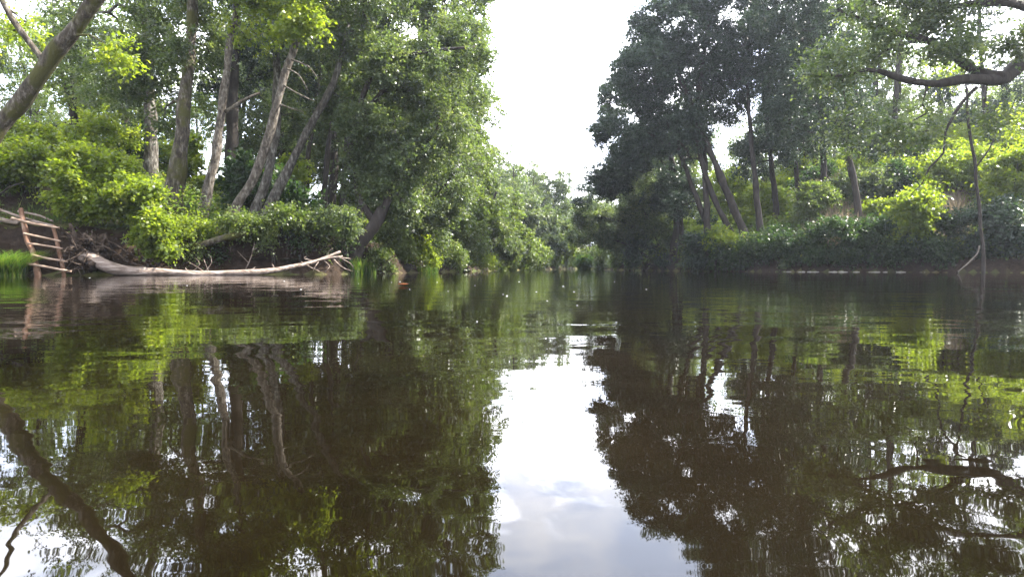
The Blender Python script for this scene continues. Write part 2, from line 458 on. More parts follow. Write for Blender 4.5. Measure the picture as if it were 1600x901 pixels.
def H(x, y): return float(height(np.array([x]), np.array([y]))[0])

wv = np.array([(-300, -90, 0), (330, -90, 0), (330, 420, 0), (-300, 420, 0)], float)
w = meshobj("river_water", wv, np.array([(0, 1, 2, 3)]), M['water']); tag(w, "calm dark brown river reflecting trees and sky", kind="structure")

# ------------------------------------------------------------------ trees
def tree(name, label, trunks, blobs, leaf='alder', bark='bark', per=70, tl=0.5, size=0.075, gap=-0.12, gs=0.8,
         group=None, cat='tree', cap=None, flat=0.5, droop=0.18, rt=0.006, twigs=5, wob=0.06, wr=0.75, rmax=0.12, snap=True, lump=0.25):
    """trunks: list of lists of (px,py,Y,r); first point is dropped to the ground. blobs: (px,py,Y,rx,ry,rz metres,n)"""
    first = trunks[0][0]; b0 = P(first[0], first[1], first[2])
    base = np.array((b0[0], b0[1], H(b0[0], b0[1])))
    root = empty(name, base, label, cat, group)
    seeds = []; wd = []
    for k, tr in enumerate(trunks):
        pts = [P(q[0], q[1], q[2]) for q in tr]; rr = [q[3] for q in tr]
        if snap and not (len(tr[0]) > 4):
            gz = H(pts[0][0], pts[0][1])
            foot = pts[0].copy(); foot[2] = gz - 0.25
            if pts[0][2] > gz + 0.5:
                foot[:2] += (pts[0][:2] - pts[1][:2]) * 0.1
                pts = [foot] + pts; rr = [rr[0] * 1.25] + rr
            else:
                pts[0] = foot; rr[0] *= 1.3
        sp, sr = smoothpath(pts, rr, 0.3, wob, seed=k + first[0])
        W_ = Wood(); W_.add(sp, sr, 14 if rr[0] > 0.12 else 8, seed=k, lump=lump * 1.5)
        seeds.append((sp, sr)); wd.append(W_)
    bl = [(P(q[0], q[1], q[2]), (q[3], q[4], q[5]), q[6]) for q in blobs]
    C, O = blobs_sample(bl, gap, gs, seed=first[0] * 0.13)
    top = []
    for sp, sr in seeds:
        m_ = sp[:, 2] > base[2] + 0.25 * (sp[:, 2].max() - base[2])
        top.append((sp[m_], sr[m_]))
    grow(wd[0], top, C, rt=rt, rmax=rmax)
    for W_ in wd: W_.build("trunk", M[bark], root, origin=base)
    Vv, Ff, tt = spray(C, per, tl, size, O, flat=flat, droop=droop, twigs=twigs, wr=wr)
    meshobj("crown", Vv, Ff, M[leaf], root, tint=tt, origin=base)
    return root

def copytree(src, loc, rz, s, label, group, name=None):
    r_ = src.copy(); COL.objects.link(r_); r_.location = loc
    if name: r_.name = name
    r_.rotation_euler = (0, 0, rz); r_.scale = (s[0], s[1], s[2])
    r_["label"] = label
    if group: r_["group"] = group
    elif "group" in r_: del r_["group"]
    for ch in src.children:
        c_ = ch.copy(); COL.objects.link(c_); c_.parent = r_
    return r_

LG = "alders crowded along the near bank"
# ---- left bank, near
tree("leaning_tree", "thick grey trunk leaning steeply inward beside the ladder, topmost edge of the photo",
     [[(-95, 330, 17, .27), (0, 198, 17, .22), (75, 100, 16.8, .195), (152, 0, 16.5, .17), (215, -95, 16.2, .13), (270, -200, 16, .1)],
      [(75, 100, 16.8, .09, 0), (20, 30, 16.6, .07), (-30, -60, 16.4, .04)]],
     [(20, -130, 16, 1.6, 1.4, 1.0, 35), (290, -230, 16, 2.0, 1.2, 1.0, 50), (-60, 60, 17, 1.0, 1.2, 1.0, 18), (150, -190, 17, 2.0, 1.0, 1.0, 35), (190, 82, 16.3, .65, .3, .5, 20), (40, 40, 17.5, .5, .4, .4, 8)],
     leaf='bright', bark='mossbark', per=55, size=0.085, gap=-0.15)
tree("alder_tree", "straight grey trunk standing just beyond the sunlit hazel bush, leftmost upright trunk",
     [[(238, 300, 24, .23), (236, 200, 24, .21), (232, 120, 24, .18), (228, 40, 24, .17), (222, -60, 24, .11)]],
     [(130, 50, 25, 2.2, 1.3, 1.8, 70), (210, 130, 24.5, 1.9, 1.3, 1.8, 80), (260, -40, 24, 2.4, 2.0, 2.0, 110), (100, -60, 25, 2.4, 1.4, 2.0, 40), (230, 60, 22.5, 2.0, 1.2, 1.4, 80), (180, 110, 22, 1.4, .7, 1.0, 45)],
     group=LG, per=70, size=0.08)
tree("alder_tree", "stout mossy brown trunk with a swollen foot, second upright trunk on the bank",
     [[(268, 322, 21, .27), (283, 220, 21, .22), (293, 120, 21.2, .18), (301, 20, 21.5, .16), (305, -90, 21.8, .1)]],
     [(290, 60, 22.5, 2.2, 1.4, 1.8, 90), (330, -70, 22, 2.6, 1.8, 2, 120), (255, 160, 22.5, 1.2, .9, 1.2, 35), (320, -60, 20, 1.6, .8, 1.0, 60), (262, 70, 20.4, .6, .4, .5, 16)],
     bark='mossbark', group=LG, per=70, size=0.08)
tree("alder_tree", "slender pale trunk curving up rightward between the mossy trunk and the leaning pale trunk",
     [[(312, 335, 20.5, .16), (330, 270, 20.5, .14), (345, 190, 20.5, .13), (358, 80, 20.6, .11), (371, 0, 20.8, .1), (380, -90, 21, .07)],
      [(350, 175, 20.5, .07, 0), (380, 158, 20.6, .055), (408, 146, 20.7, .04)]],
     [(400, 30, 20.5, 1.5, .9, 1.2, 50), (380, -80, 21, 2.0, 1.3, 1.6, 90), (420, -10, 20, 1.3, .9, 1.0, 40)],
     leaf='bright', bark='palebark', group=LG, per=55, size=0.09)
tree("alder_tree", "pale trunk leaning rightward with bare dead twigs halfway up its side",
     [[(365, 335, 20, .16), (395, 280, 20, .14), (420, 210, 20, .13), (440, 130, 20, .12), (465, 58, 20.1, .105), (487, -10, 20.3, .1), (500, -90, 20.5, .06)],
      [(440, 130, 20, .03, 0), (465, 145, 19.8, .02), (492, 158, 19.6, .008)],
      [(446, 108, 20, .03, 0), (468, 118, 19.8, .02), (480, 140, 19.6, .008)],
      [(452, 92, 20, .03, 0), (482, 104, 19.8, .018), (500, 128, 19.6, .006)],
      [(432, 160, 20, .03, 0), (455, 170, 19.8, .015), (475, 176, 19.6, .006)],
      [(470, 45, 20, .04, 0), (495, 25, 19.9, .03), (510, 12, 19.8, .015)]],
     [(455, 20, 19.6, 1.2, .8, .9, 45), (520, -80, 20.5, 2.3, 1.4, 1.5, 100)],
     leaf='bright', bark='palebark', group=LG, per=55, size=0.09)
tree("alder_tree", "dark shaded trunk rising straight in the gap between the two pale slender trunks",
     [[(362, 330, 26, .27), (362, 250, 26, .25), (363, 170, 26, .22), (368, 60, 26, .15), (372, -60, 26, .1)]],
     [(360, 100, 27, 2.2, 1.4, 1.6, 90), (420, 60, 27, 3.0, 2.2, 2, 130), (340, -50, 26, 3.2, 2.2, 2.4, 130)],
     leaf='dark', bark='darkbark', group=LG, per=75, size=0.09)
tree("alder_tree", "twin stemmed alder with brown trunks leaning away from the bank edge",
     [[(388, 338, 22, .18), (425, 240, 22.3, .15), (433, 120, 22.6, .12), (430, 40, 22.8, .08)],
      [(396, 338, 22, .18), (440, 285, 22, .16), (475, 215, 22.2, .14), (520, 130, 22.4, .11), (545, 40, 22.5, .07)]],
     [(500, 70, 23, 2.4, 1.6, 1.8, 150), (560, -20, 23, 2.4, 1.8, 1.8, 140), (440, 190, 23.5, 1.1, .9, 1.0, 40), (620, -80, 24, 2.6, 1.4, 1.8, 100), (540, 150, 23.5, 1.5, 1.0, 1.2, 80)],
     group=LG, per=75, size=0.078)
tree("alder_tree", "leaning alder reaching out low over the water behind the fallen log's tip",
     [[(556, 392, 21.3, .24), (585, 352, 21.3, .2), (612, 300, 21.5, .16), (650, 240, 22, .1), (690, 190, 22.5, .06)],
      [(585, 352, 21.3, .13, 0), (560, 300, 21.8, .11), (548, 225, 22.4, .1), (590, 152, 22.6, .08), (640, 108, 22.8, .05), (700, 95, 23, .03)],
      [(548, 225, 22.4, .1, 0), (575, 130, 22, .09), (602, 98, 21.8, .08), (655, 82, 21.6, .07), (742, 74, 21.6, .035)]],
     [(620, 230, 22.2, 1.8, 1.6, 1.6, 200), (600, 320, 21.6, 1.5, .8, 1.2, 110), (690, 190, 23, 1.5, 1.8, 1.6, 170), (640, 100, 23, 2.4, 1.3, 1.6, 190), (720, 60, 23.5, 1.2, 1.3, 1.4, 110), (690, 300, 23, 1.3, 1.2, 1.2, 110), (560, 270, 22.4, 1.1, .9, 1.0, 70), (640, 95, 21.0, 1.7, .6, .8, 60), (560, 190, 21.4, .8, .5, .9, 30), (745, 95, 21.4, .7, .5, .5, 18)],
     bark='darkbark', group=LG, per=80, size=0.07, gap=-0.15)
for k, (a, b2, c2, Y_) in enumerate([(505, 512, 530, 29), (532, 540, 548, 30), (478, 482, 500, 28.5), (560, 572, 600, 30)]):
    tree("slim_tree", "slim dark trunk standing in the shade behind the twin stemmed alder", [[(a, 345, Y_, .13), (b2, 240, Y_, .11), (c2, 120, Y_, .08), (c2 + 10, 20, Y_, .05)]],
         [(c2, 60, Y_, 1.6, 1.6, 1.4, 60), (b2 + 5, 130, Y_ + .5, 1.2, .8, 1.0, 25)], bark='darkbark', leaf='dark', group="slim trunks in the shade", per=60, size=.09)
# ---- left bank, middle distance
tree("alder_tree", "tall rounded alder whose upper crown edge borders the open sky",
     [[(650, 385, 29, .25), (655, 300, 29, .2), (675, 200, 29.5, .16), (690, 80, 30, .12), (695, -60, 30, .06)],
      [(672, 388, 29.5, .2), (700, 310, 29.5, .15), (720, 220, 30, .1)]],
     [(690, 0, 30, 2.6, 3.0, 2.6, 290), (720, 140, 31, 1.5, 2.4, 2, 200), (690, 270, 30, 2.0, 1.8, 1.8, 180), (620, 60, 30, 3, 3, 2.4, 180), (610, -110, 30, 3.0, 1.8, 2.0, 130), (640, 200, 30, 2.4, 2.4, 2, 150)],
     group=LG, per=80, size=0.085, gap=-0.15)
tree("alder_tree", "grey green alder trailing leaves to the waterline halfway to the river bend",
     [[(722, 395, 36, .22), (730, 330, 36, .18), (742, 250, 36.5, .13), (750, 170, 37, .07)],
      [(738, 400, 36.5, .15), (760, 350, 37, .11), (775, 300, 37, .06)]],
     [(735, 240, 37, 1.6, 2.6, 2.0, 230), (745, 340, 37, 1.9, 1.7, 1.8, 180), (690, 350, 34, 1.6, 1.4, 1.4, 130), (716, 100, 37, 1.6, 3, 2.2, 150), (770, 345, 38.5, 1.2, 1.7, 1.5, 90)],
     leaf='mid', bark='darkbark', group=LG, per=80, size=0.095, gap=-0.18)
tree("alder_tree", "smaller yellowish green tree draping its crown straight down into the river",
     [[(800, 398, 47, .16), (803, 350, 47, .13), (806, 310, 47.2, .08)],
      [(790, 400, 46.5, .12), (780, 360, 46.6, .09), (778, 320, 46.8, .05)]],
     [(790, 330, 47, 1.5, 2.0, 1.8, 140), (806, 375, 46.5, 1.3, 1.8, 1.3, 130), (772, 380, 45.5, 1.6, 1.5, 1.4, 110)],
     leaf='mid', bark='darkbark', group=LG, per=90, size=0.11, gap=-0.22)
tree("alder_tree", "hazy rounded tree closing the river where it bends out of sight",
     [[(848, 398, 68, .2), (848, 360, 68, .16), (850, 330, 68, .08)], [(838, 398, 68, .15), (834, 360, 68, .12), (830, 335, 68, .06)]],
     [(845, 348, 68, 2.4, 2.2, 2.4, 150), (850, 385, 66.5, 2.6, 2.0, 1.6, 150), (822, 340, 66, 1.8, 2.6, 2.4, 110), (875, 360, 72, 2.0, 2.6, 2, 110), (828, 380, 63, 1.2, 1.8, 1.2, 70)],
     leaf='alder', bark='darkbark', per=100, size=0.14, gap=-0.25)
tree("alder_tree", "low bright crown overhanging the far water just before the bend",
     [[(872, 404, 71, .14), (868, 380, 70, .1)]],
     [(866, 384, 70, 2.0, 1.4, 1.5, 90), (885, 388, 74, 1.8, 1.6, 1.5, 70)],
     leaf='bright', bark='darkbark', per=90, size=0.13, gap=-0.5)

# ---- right bank
RG = "dark backlit trees along the far shaded bank"
tree("bankside_tree", "tall dark tree with twin trunks leaning toward the open sky, biggest on the shaded bank",
     [[(1165, 372, 34, .21), (1132, 290, 34, .19), (1095, 200, 34.3, .16), (1058, 110, 34.6, .12), (1020, 30, 35, .1)],
      [(1146, 372, 34.3, .17), (1118, 315, 34.4, .15), (1092, 230, 34.6, .13), (1095, 120, 34.8, .12), (1110, 10, 35, .07)]],
     [(1010, 110, 35, 2.6, 2.8, 2.2, 480), (975, 215, 36, 1.9, 2.0, 1.8, 270), (1070, 40, 35, 2.6, 3.0, 2.4, 380), (1050, 200, 35, 2.4, 2.2, 2, 320), (1125, -10, 35, 2.3, 2.0, 1.8, 200), (1020, 25, 35, 1.2, 1.2, 1.2, 60)],
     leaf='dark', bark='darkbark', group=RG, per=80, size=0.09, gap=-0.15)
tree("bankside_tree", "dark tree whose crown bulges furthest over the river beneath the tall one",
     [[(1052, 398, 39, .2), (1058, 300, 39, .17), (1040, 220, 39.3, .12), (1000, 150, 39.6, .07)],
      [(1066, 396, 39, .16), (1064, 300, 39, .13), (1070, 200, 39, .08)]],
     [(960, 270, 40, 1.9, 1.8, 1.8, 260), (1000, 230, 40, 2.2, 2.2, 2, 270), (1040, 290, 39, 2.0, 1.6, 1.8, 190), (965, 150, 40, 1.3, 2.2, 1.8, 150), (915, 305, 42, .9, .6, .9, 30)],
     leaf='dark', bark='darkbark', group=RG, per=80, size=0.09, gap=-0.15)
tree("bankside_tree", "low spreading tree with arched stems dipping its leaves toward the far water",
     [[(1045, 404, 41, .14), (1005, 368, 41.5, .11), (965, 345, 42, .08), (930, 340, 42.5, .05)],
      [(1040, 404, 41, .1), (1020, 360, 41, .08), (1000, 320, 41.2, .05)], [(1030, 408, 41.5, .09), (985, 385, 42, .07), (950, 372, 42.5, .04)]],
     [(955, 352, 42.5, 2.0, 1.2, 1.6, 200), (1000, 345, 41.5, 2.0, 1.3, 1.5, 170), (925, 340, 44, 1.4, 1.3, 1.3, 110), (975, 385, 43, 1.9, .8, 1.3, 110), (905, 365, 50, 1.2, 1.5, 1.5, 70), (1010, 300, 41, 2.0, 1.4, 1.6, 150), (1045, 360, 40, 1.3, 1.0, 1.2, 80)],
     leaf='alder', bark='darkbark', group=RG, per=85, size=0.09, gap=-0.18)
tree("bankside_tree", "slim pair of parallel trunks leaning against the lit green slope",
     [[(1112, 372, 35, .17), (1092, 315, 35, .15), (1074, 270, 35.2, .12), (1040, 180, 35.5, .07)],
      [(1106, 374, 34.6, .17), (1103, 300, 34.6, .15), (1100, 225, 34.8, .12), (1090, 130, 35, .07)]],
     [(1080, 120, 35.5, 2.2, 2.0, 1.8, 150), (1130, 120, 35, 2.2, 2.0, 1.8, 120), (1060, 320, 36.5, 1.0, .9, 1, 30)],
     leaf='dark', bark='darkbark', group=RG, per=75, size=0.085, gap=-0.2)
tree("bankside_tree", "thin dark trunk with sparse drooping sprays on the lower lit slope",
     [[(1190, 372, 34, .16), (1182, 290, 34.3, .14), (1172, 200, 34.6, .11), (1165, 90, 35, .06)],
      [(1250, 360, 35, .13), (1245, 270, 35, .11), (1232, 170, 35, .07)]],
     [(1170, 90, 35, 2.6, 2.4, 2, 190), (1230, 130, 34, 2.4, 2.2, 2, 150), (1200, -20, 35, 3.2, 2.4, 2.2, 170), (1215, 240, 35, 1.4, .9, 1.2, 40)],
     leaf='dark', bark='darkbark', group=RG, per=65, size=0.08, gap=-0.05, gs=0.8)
tree("bankside_tree", "airy tree on the slope with its fine twigs hanging before bright sky",
     [[(1340, 330, 33, .18), (1325, 240, 33, .15), (1300, 150, 32.6, .12), (1270, 50, 32, .07)]],
     [(1270, 60, 31, 2.8, 2.0, 2, 170), (1300, -40, 31, 3, 2.0, 2, 170), (1330, 170, 32, 1.6, 1.6, 1.4, 90), (1220, 20, 32, 2.4, 2, 2, 170), (1260, 210, 33, 1.8, 1.6, 1.4, 110), (1220, 150, 32, 1.8, 1.4, 1.6, 110)],
     leaf='dark', bark='darkbark', group=RG, per=60, size=0.075, gap=0.0, gs=0.9, flat=0.9, droop=0.45)
tree("overhanging_tree", "heavy dark limb forking out over the river from a trunk beyond the photo's edge",
     [[(1790, 250, 19, .5), (1740, 120, 19, .38), (1650, 70, 18.6, .27), (1602, 98, 18.3, .21), (1560, 124, 18, .17), (1510, 126, 17.8, .125), (1450, 130, 17.6, .09), (1400, 122, 17.5, .08), (1355, 110, 17.4, .05), (1300, 118, 17.3, .03)],
      [(1560, 124, 18, .15, 0), (1520, 105, 18, .135), (1475, 78, 18, .11), (1430, 60, 18, .1), (1380, 45, 18, .07), (1310, 20, 18, .04)],
      [(1660, 70, 18.6, .2, 0), (1620, 20, 18.3, .14), (1560, 5, 18, .1), (1480, 12, 18, .06)],
      [(1455, 62, 18, .05, 0), (1415, 68, 18, .04), (1380, 82, 18, .03), (1340, 118, 18, .015)],
      [(1740, 120, 19, .3, 0), (1750, -20, 19, .2), (1720, -150, 19, .1)]],
     [(1380, 10, 18, 2.0, .9, 1.4, 110), (1490, -50, 18, 2.2, 1.0, 1.5, 110), (1600, -80, 18, 2.2, 1.2, 1.6, 110), (1570, 30, 17.6, 1.0, .6, .9, 30),
      (1290, 110, 17.6, 1.0, .7, .8, 40), (1700, 20, 18.5, 1.4, 1.4, 1.4, 60), (1430, 190, 17.5, .9, .6, .8, 26), (1380, 70, 17.6, .8, .5, .5, 26), (1510, 60, 17.6, .9, .5, .5, 26), (1330, 200, 17.6, .9, .6, .9, 26), (1560, 180, 17.8, .6, .5, .5, 12), (1480, 50, 17.2, .7, .4, .8, 20)],
     leaf='alder', bark='darkbark', per=55, size=0.075, gap=-0.1, gs=0.9, wob=0.1, rt=0.005, rmax=0.05)
tree("slender_tree", "thin wavy trunk rising from the shaded bank up to the heavy forked limb",
     [[(1536, 395, 25, .065), (1531, 330, 25, .065), (1524, 260, 24.8, .058), (1513, 180, 24.6, .048), (1508, 130, 24.5, .035)],
      [(1524, 262, 24.8, .04, 0), (1545, 235, 24.6, .025), (1560, 200, 24.5, .012)]],
     [(1570, 190, 24.5, .9, .6, .8, 16), (1500, 110, 24.4, .8, .5, .8, 14)],
     leaf='bright', bark='darkbark', per=30, size=0.09, wob=0.07, rt=0.004)
tree("hanging_branch", "thin dead branch hanging in a wavy curve below the forked limb",
     [[(1528, 138, 18, .045, 0), (1500, 165, 18, .04), (1478, 205, 18, .035), (1474, 240, 18, .03), (1450, 262, 18, .024), (1440, 285, 18, .015), (1424, 302, 18, .008)]],
     [(1455, 285, 18, .5, .25, .4, 6)], leaf='bright', bark='darkbark', per=20, size=0.08, cat='branch', rt=0.003, wob=0.05)


XR = "loose crowns filling the sky above the shaded bank"
for (lab, tr, bl, lf) in [
    ("dark loose crown between the tall twin trunks and the open sky holes", [(1215, 360, 37, .16), (1205, 250, 37, .13), (1190, 120, 37, .1), (1180, 0, 37, .05)],
     [(1180, 60, 36, 3.2, 2.6, 2.4, 340), (1130, 150, 37, 2.6, 2.0, 2, 240), (1215, -75, 37, 3.8, 2.4, 2.2, 200), (1160, 250, 38, 2.0, 1.2, 1.2, 60), (1180, 210, 37, 2.2, 1.4, 1.6, 90)], 'dark'),
    ("loose green crown over the pinkish dry grass", [(1290, 330, 36, .16), (1285, 220, 36, .13), (1280, 110, 36, .1), (1275, 0, 36, .05)],
     [(1270, 110, 35, 2.8, 2.4, 2.2, 280), (1230, 30, 35, 3.4, 2.4, 2.2, 300), (1290, -60, 36, 4, 2.4, 2.4, 200), (1250, 200, 36, 2.0, 1.3, 1.6, 80)], 'dark'),
    ("broad loose crown rising behind the airy tree with hanging twigs", [(1345, 300, 41, .16), (1340, 200, 41, .13), (1335, 100, 41, .1), (1330, 0, 41, .05)],
     [(1310, 190, 40, 2.6, 2.0, 2, 170), (1240, 170, 40, 2.4, 2.0, 2, 170), (1330, 110, 41, 1.6, 1.6, 1.6, 60), (1400, 230, 40, 2.0, 1.4, 1.6, 80)], 'dark'),
    ("crown of fine leaves above the fork of the heavy limb", [(1400, 260, 38, .16), (1400, 150, 38, .13), (1410, 40, 38, .09), (1420, -60, 38, .05)],
     [(1380, -10, 37, 2.6, 1.5, 2.2, 120), (1420, -80, 37, 4.5, 1.4, 2.4, 150), (1370, 190, 38, 2.2, 1.4, 1.8, 80)], 'alder'),
    ("bluish dark tree standing up on the hill behind the thin wavy trunk", [(1540, 200, 40, .16), (1535, 120, 40, .13), (1530, 40, 40, .1), (1530, -40, 40, .05)],
     [(1530, 40, 40, 2.6, 2.2, 2.2, 150), (1560, -70, 40, 5, 2.4, 2.4, 200), (1600, 120, 40, 2.6, 1.6, 2, 100), (1480, 130, 41, 1.6, 1.2, 1.6, 50)], 'dark')]:
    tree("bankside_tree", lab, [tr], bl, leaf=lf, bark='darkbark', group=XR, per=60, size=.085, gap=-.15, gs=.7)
tree("alder_tree", "low crown drooping to the waterline between the leaning alder and the tall rounded alder", [[(628, 392, 26, .16), (630, 330, 26, .13), (632, 270, 26.2, .07)]],
     [(625, 330, 25.5, 1.5, 1.2, 1.4, 140), (655, 360, 26, 1.3, .9, 1.0, 110), (600, 290, 25.5, 1.3, 1.0, 1.1, 90), (640, 160, 24.5, 1.6, .9, 1.2, 70)], leaf='alder', bark='darkbark', group=LG, per=80, size=.08, gap=-.35, droop=.35)
tree("alder_tree", "low drooping crown hiding the trunks just before the trailing alder", [[(702, 395, 32, .16), (705, 350, 32, .13), (710, 300, 32.2, .07)]],
     [(700, 340, 31.5, 1.5, 1.4, 1.4, 150), (735, 375, 33, 1.6, 1.0, 1.2, 130), (675, 372, 30.5, 1.2, .9, 1.1, 100)], leaf='mid', bark='darkbark', group=LG, per=80, size=.085, gap=-.4, droop=.35)
tree("alder_tree", "pale green crown leaning over the water just before the yellowish draping tree", [[(765, 400, 42, .16), (772, 350, 42, .13), (778, 310, 42.2, .07)]],
     [(765, 330, 41.5, 1.6, 2.2, 1.6, 170), (785, 385, 43, 1.6, 1.3, 1.2, 130), (752, 300, 41, 1.6, 1.8, 1.6, 110)], leaf='alder', bark='darkbark', group=LG, per=80, size=.1, gap=-.4, droop=.35)

# generic backdrop trees (prototypes sit on the rear slopes, then are copied)
def proto(name, label, group, loc, hgt, rad, leaf, seed, n=230, per=75, size=0.12, stems=1, low=0.25):
    x, y = loc; z = H(x, y); base = np.array((x, y, z))
    root = empty(name, base, label, 'tree', group)
    seeds = []; wd = []
    for k in range(stems):
        a_ = rng.uniform(0, 6.28); ln_ = rng.uniform(0.02, 0.14) * hgt
        pts = [base + (0, 0, -0.3), base + (ln_ * .2 * math.cos(a_), ln_ * .2 * math.sin(a_), hgt * .3),
               base + (ln_ * .6 * math.cos(a_), ln_ * .6 * math.sin(a_), hgt * .6), base + (ln_ * math.cos(a_), ln_ * math.sin(a_), hgt * .93)]
        sp, sr = smoothpath(pts, [hgt * .02, hgt * .015, hgt * .01, .03], 0.5, 0.15, seed + k)
        W_ = Wood(); W_.add(sp, sr, 8); wd.append(W_); seeds.append((sp, sr))
    bl = []
    for k in range(7):
        f = low + (0.9 - low) * (k + .5) / 7
        a_ = rng.uniform(0, 6.28); q = rad * (0.25 + 0.2 * rng.random())
        s_ = math.sin(math.pi * min(1, (f - low * .3) * 1.05)) * .6 + .35
        bl.append((base + (q * math.cos(a_), q * math.sin(a_), hgt * f), (rad * s_, rad * s_, hgt * .15), n // 7))
    C, O = blobs_sample(bl, -0.25, 0.45, seed)
    top = [(sp[len(sp) // 4:], sr[len(sp) // 4:]) for sp, sr in seeds]
    grow(wd[0], top, C, rt=.008)
    for W_ in wd: W_.build("trunk", M['darkbark'], root, origin=base)
    Vv, Ff, tt = spray(C, per, 0.75, size, O, droop=.2)
    meshobj("crown", Vv, Ff, M[leaf], root, tint=tt, origin=base)
    return root

GB = "wood behind the near bank"; LB = "background tree of the wood seen through the near trunks"
GR = "wood on the sunlit hillside"; LR = "background tree standing on the hillside above the shaded bank"
GF = "wooded slope around the river bend"; LF = "small hazy background tree on the wooded slope around the bend"
pa = proto("background_tree", LB, GB, (-13, 36), 13, 3.6, 'alder', 1)
pb = proto("background_tree", LB, GB, (-20, 33), 11, 3.6, 'mid', 2, stems=2)
pc = proto("hillside_tree", LR, GR, (22, 56), 12, 3.8, 'mid', 3, stems=2)
pd = proto("hillside_tree", LR, GR, (30, 60), 11, 3.6, 'alder', 4)
pe = proto("distant_tree", LF, GF, (14, 105), 11, 3.8, 'alder', 5, size=0.16)
protos = [pa, pb, pc, pd]
def scatter(spots, srcs, label, group, name, smin=.8, smax=1.25):
    for (x, y) in spots:
        s_ = rng.uniform(smin, smax); sz_ = s_ * rng.uniform(.9, 1.15)
        copytree(srcs[rng.integers(len(srcs))], (x, y, H(x, y)), rng.uniform(0, 6.28), (s_, s_, sz_), label, group, name)
def line(x0, y0, x1, y1, n_, j=1.2):
    return [(x0 + (x1 - x0) * (k + .5) / n_ + rng.normal() * j, y0 + (y1 - y0) * (k + .5) / n_ + rng.normal() * j) for k in range(n_)]
scatter(line(-9, 31, -4.5, 44, 6, .5) + line(-11, 40, -3, 62, 7) + line(-24, 33, -12, 42, 3) + line(-44, 38, -14, 52, 6, 2) + line(-64, 54, -8, 72, 9, 2.5),
        [pa, pb, pd], LB, GB, "background_tree")
scatter(line(13, 48, 16, 66, 5) + line(19, 48, 50, 58, 8, 1.5) + line(15, 62, 62, 70, 11, 2) + line(34, 44, 58, 40, 5, 1.5),
        [pc, pd, pb], LR, GR, "hillside_tree")
scatter(line(-2, 62, 6, 86, 6, .8) + line(0, 75, 24, 118, 10, 1.5) + line(-20, 90, 30, 132, 12, 3) + line(15, 84, 40, 108, 6, 1.5) + line(12, 70, 18, 84, 4, .5) + line(34, 84, 70, 110, 8, 3),
        [pe, pa], LF, GF, "distant_tree", .7, 1.0)

# ------------------------------------------------------------------ shrubs
def shrub(name, label, blobs, base, leaf='bright', per=45, size=.07, gap=-.3, gs=.9, group=None, cat='shrub', tl=.35, droop=.15, flat=.6, wr=.75, nst=5, twigs=5, bark='darkbark'):
    bx, by = base; bz = H(bx, by); bb = np.array((bx, by, bz))
    root = empty(name, bb, label, cat, group)
    C, O = blobs_sample(blobs, gap, gs, seed=bx)
    zg = np.maximum(height(C[:, 0], C[:, 1]), 0) + rng.uniform(.05, .25, len(C)); C[:, 2] = np.maximum(C[:, 2], zg)
    O = unit(C - C.mean(0))
    cc_ = C.mean(0); seeds = []; W_ = Wood()
    for k in range(nst):
        e = C[rng.integers(len(C))] * .6 + cc_ * .4
        f = bb + np.array((rng.normal() * .1, rng.normal() * .1, -.15))
        sp, sr = smoothpath([f, f * .5 + e * .5 + np.array((0, 0, .15)), e], [.035, .025, .012], .25, .05, k)
        W_.add(sp, sr, 5); seeds.append((sp, sr))
    grow(W_, seeds, C, rt=.004, rmax=.03, minseg=.3)
    W_.build("stems", M[bark], root, origin=bb)
    Vv, Ff, tt = spray(C, per, tl, size, O, flat=flat, droop=droop, wr=wr, twigs=twigs, jit=.03)
    meshobj("foliage", Vv, Ff, M[leaf], root, tint=tt, origin=bb)
    return root
def pb_(px, py, Y, rx, ry, rz, n_): return (P(px, py, Y), (rx, ry, rz), n_)

shrub("hazel_bush", "big sunlit yellow green hazel bush hanging over the bank beside the ladder",
      [pb_(150, 260, 18.5, 1.4, 1.0, .7, 110), pb_(200, 310, 17.8, 1.2, .8, .8, 130), pb_(230, 350, 17.4, .85, .6, .6, 90), pb_(110, 290, 17.8, 1.0, .7, .7, 90), pb_(40, 255, 18.6, 1.2, .8, .8, 90), pb_(250, 380, 17.6, .5, .3, .4, 30), pb_(130, 320, 17.6, .8, .5, .5, 45)],
      (P(190, 350, 18.9)[0], 19.0), leaf='bright', per=50, size=.085, gap=-.3)
shrub("hazel_bush", "paler hazel bush growing on the rise beyond the ladder, below the leaning trunk",
      [pb_(60, 225, 22, 2.0, 1.0, 1.0, 120), pb_(150, 215, 23, 1.8, .9, 1.0, 100), pb_(-40, 240, 21, 1.4, 1.2, 1.0, 70), pb_(0, 215, 22, 1.2, .9, 1.0, 40)],
      (P(80, 300, 22)[0], 22), leaf='bright', per=50, size=.09)
shrub("yellow_bush", "yellow green bush glowing between the mossy trunk and the pale trunks",
      [pb_(335, 290, 27, 1.4, .9, 1.0, 90), pb_(200, 240, 28, 1.4, 1.0, 1, 60), pb_(450, 270, 28, 1.2, 1.0, 1, 60)],
      (P(340, 330, 27)[0], 27), leaf='bright', per=50, size=.1)
BG = "shrubs trailing over the undercut bank"
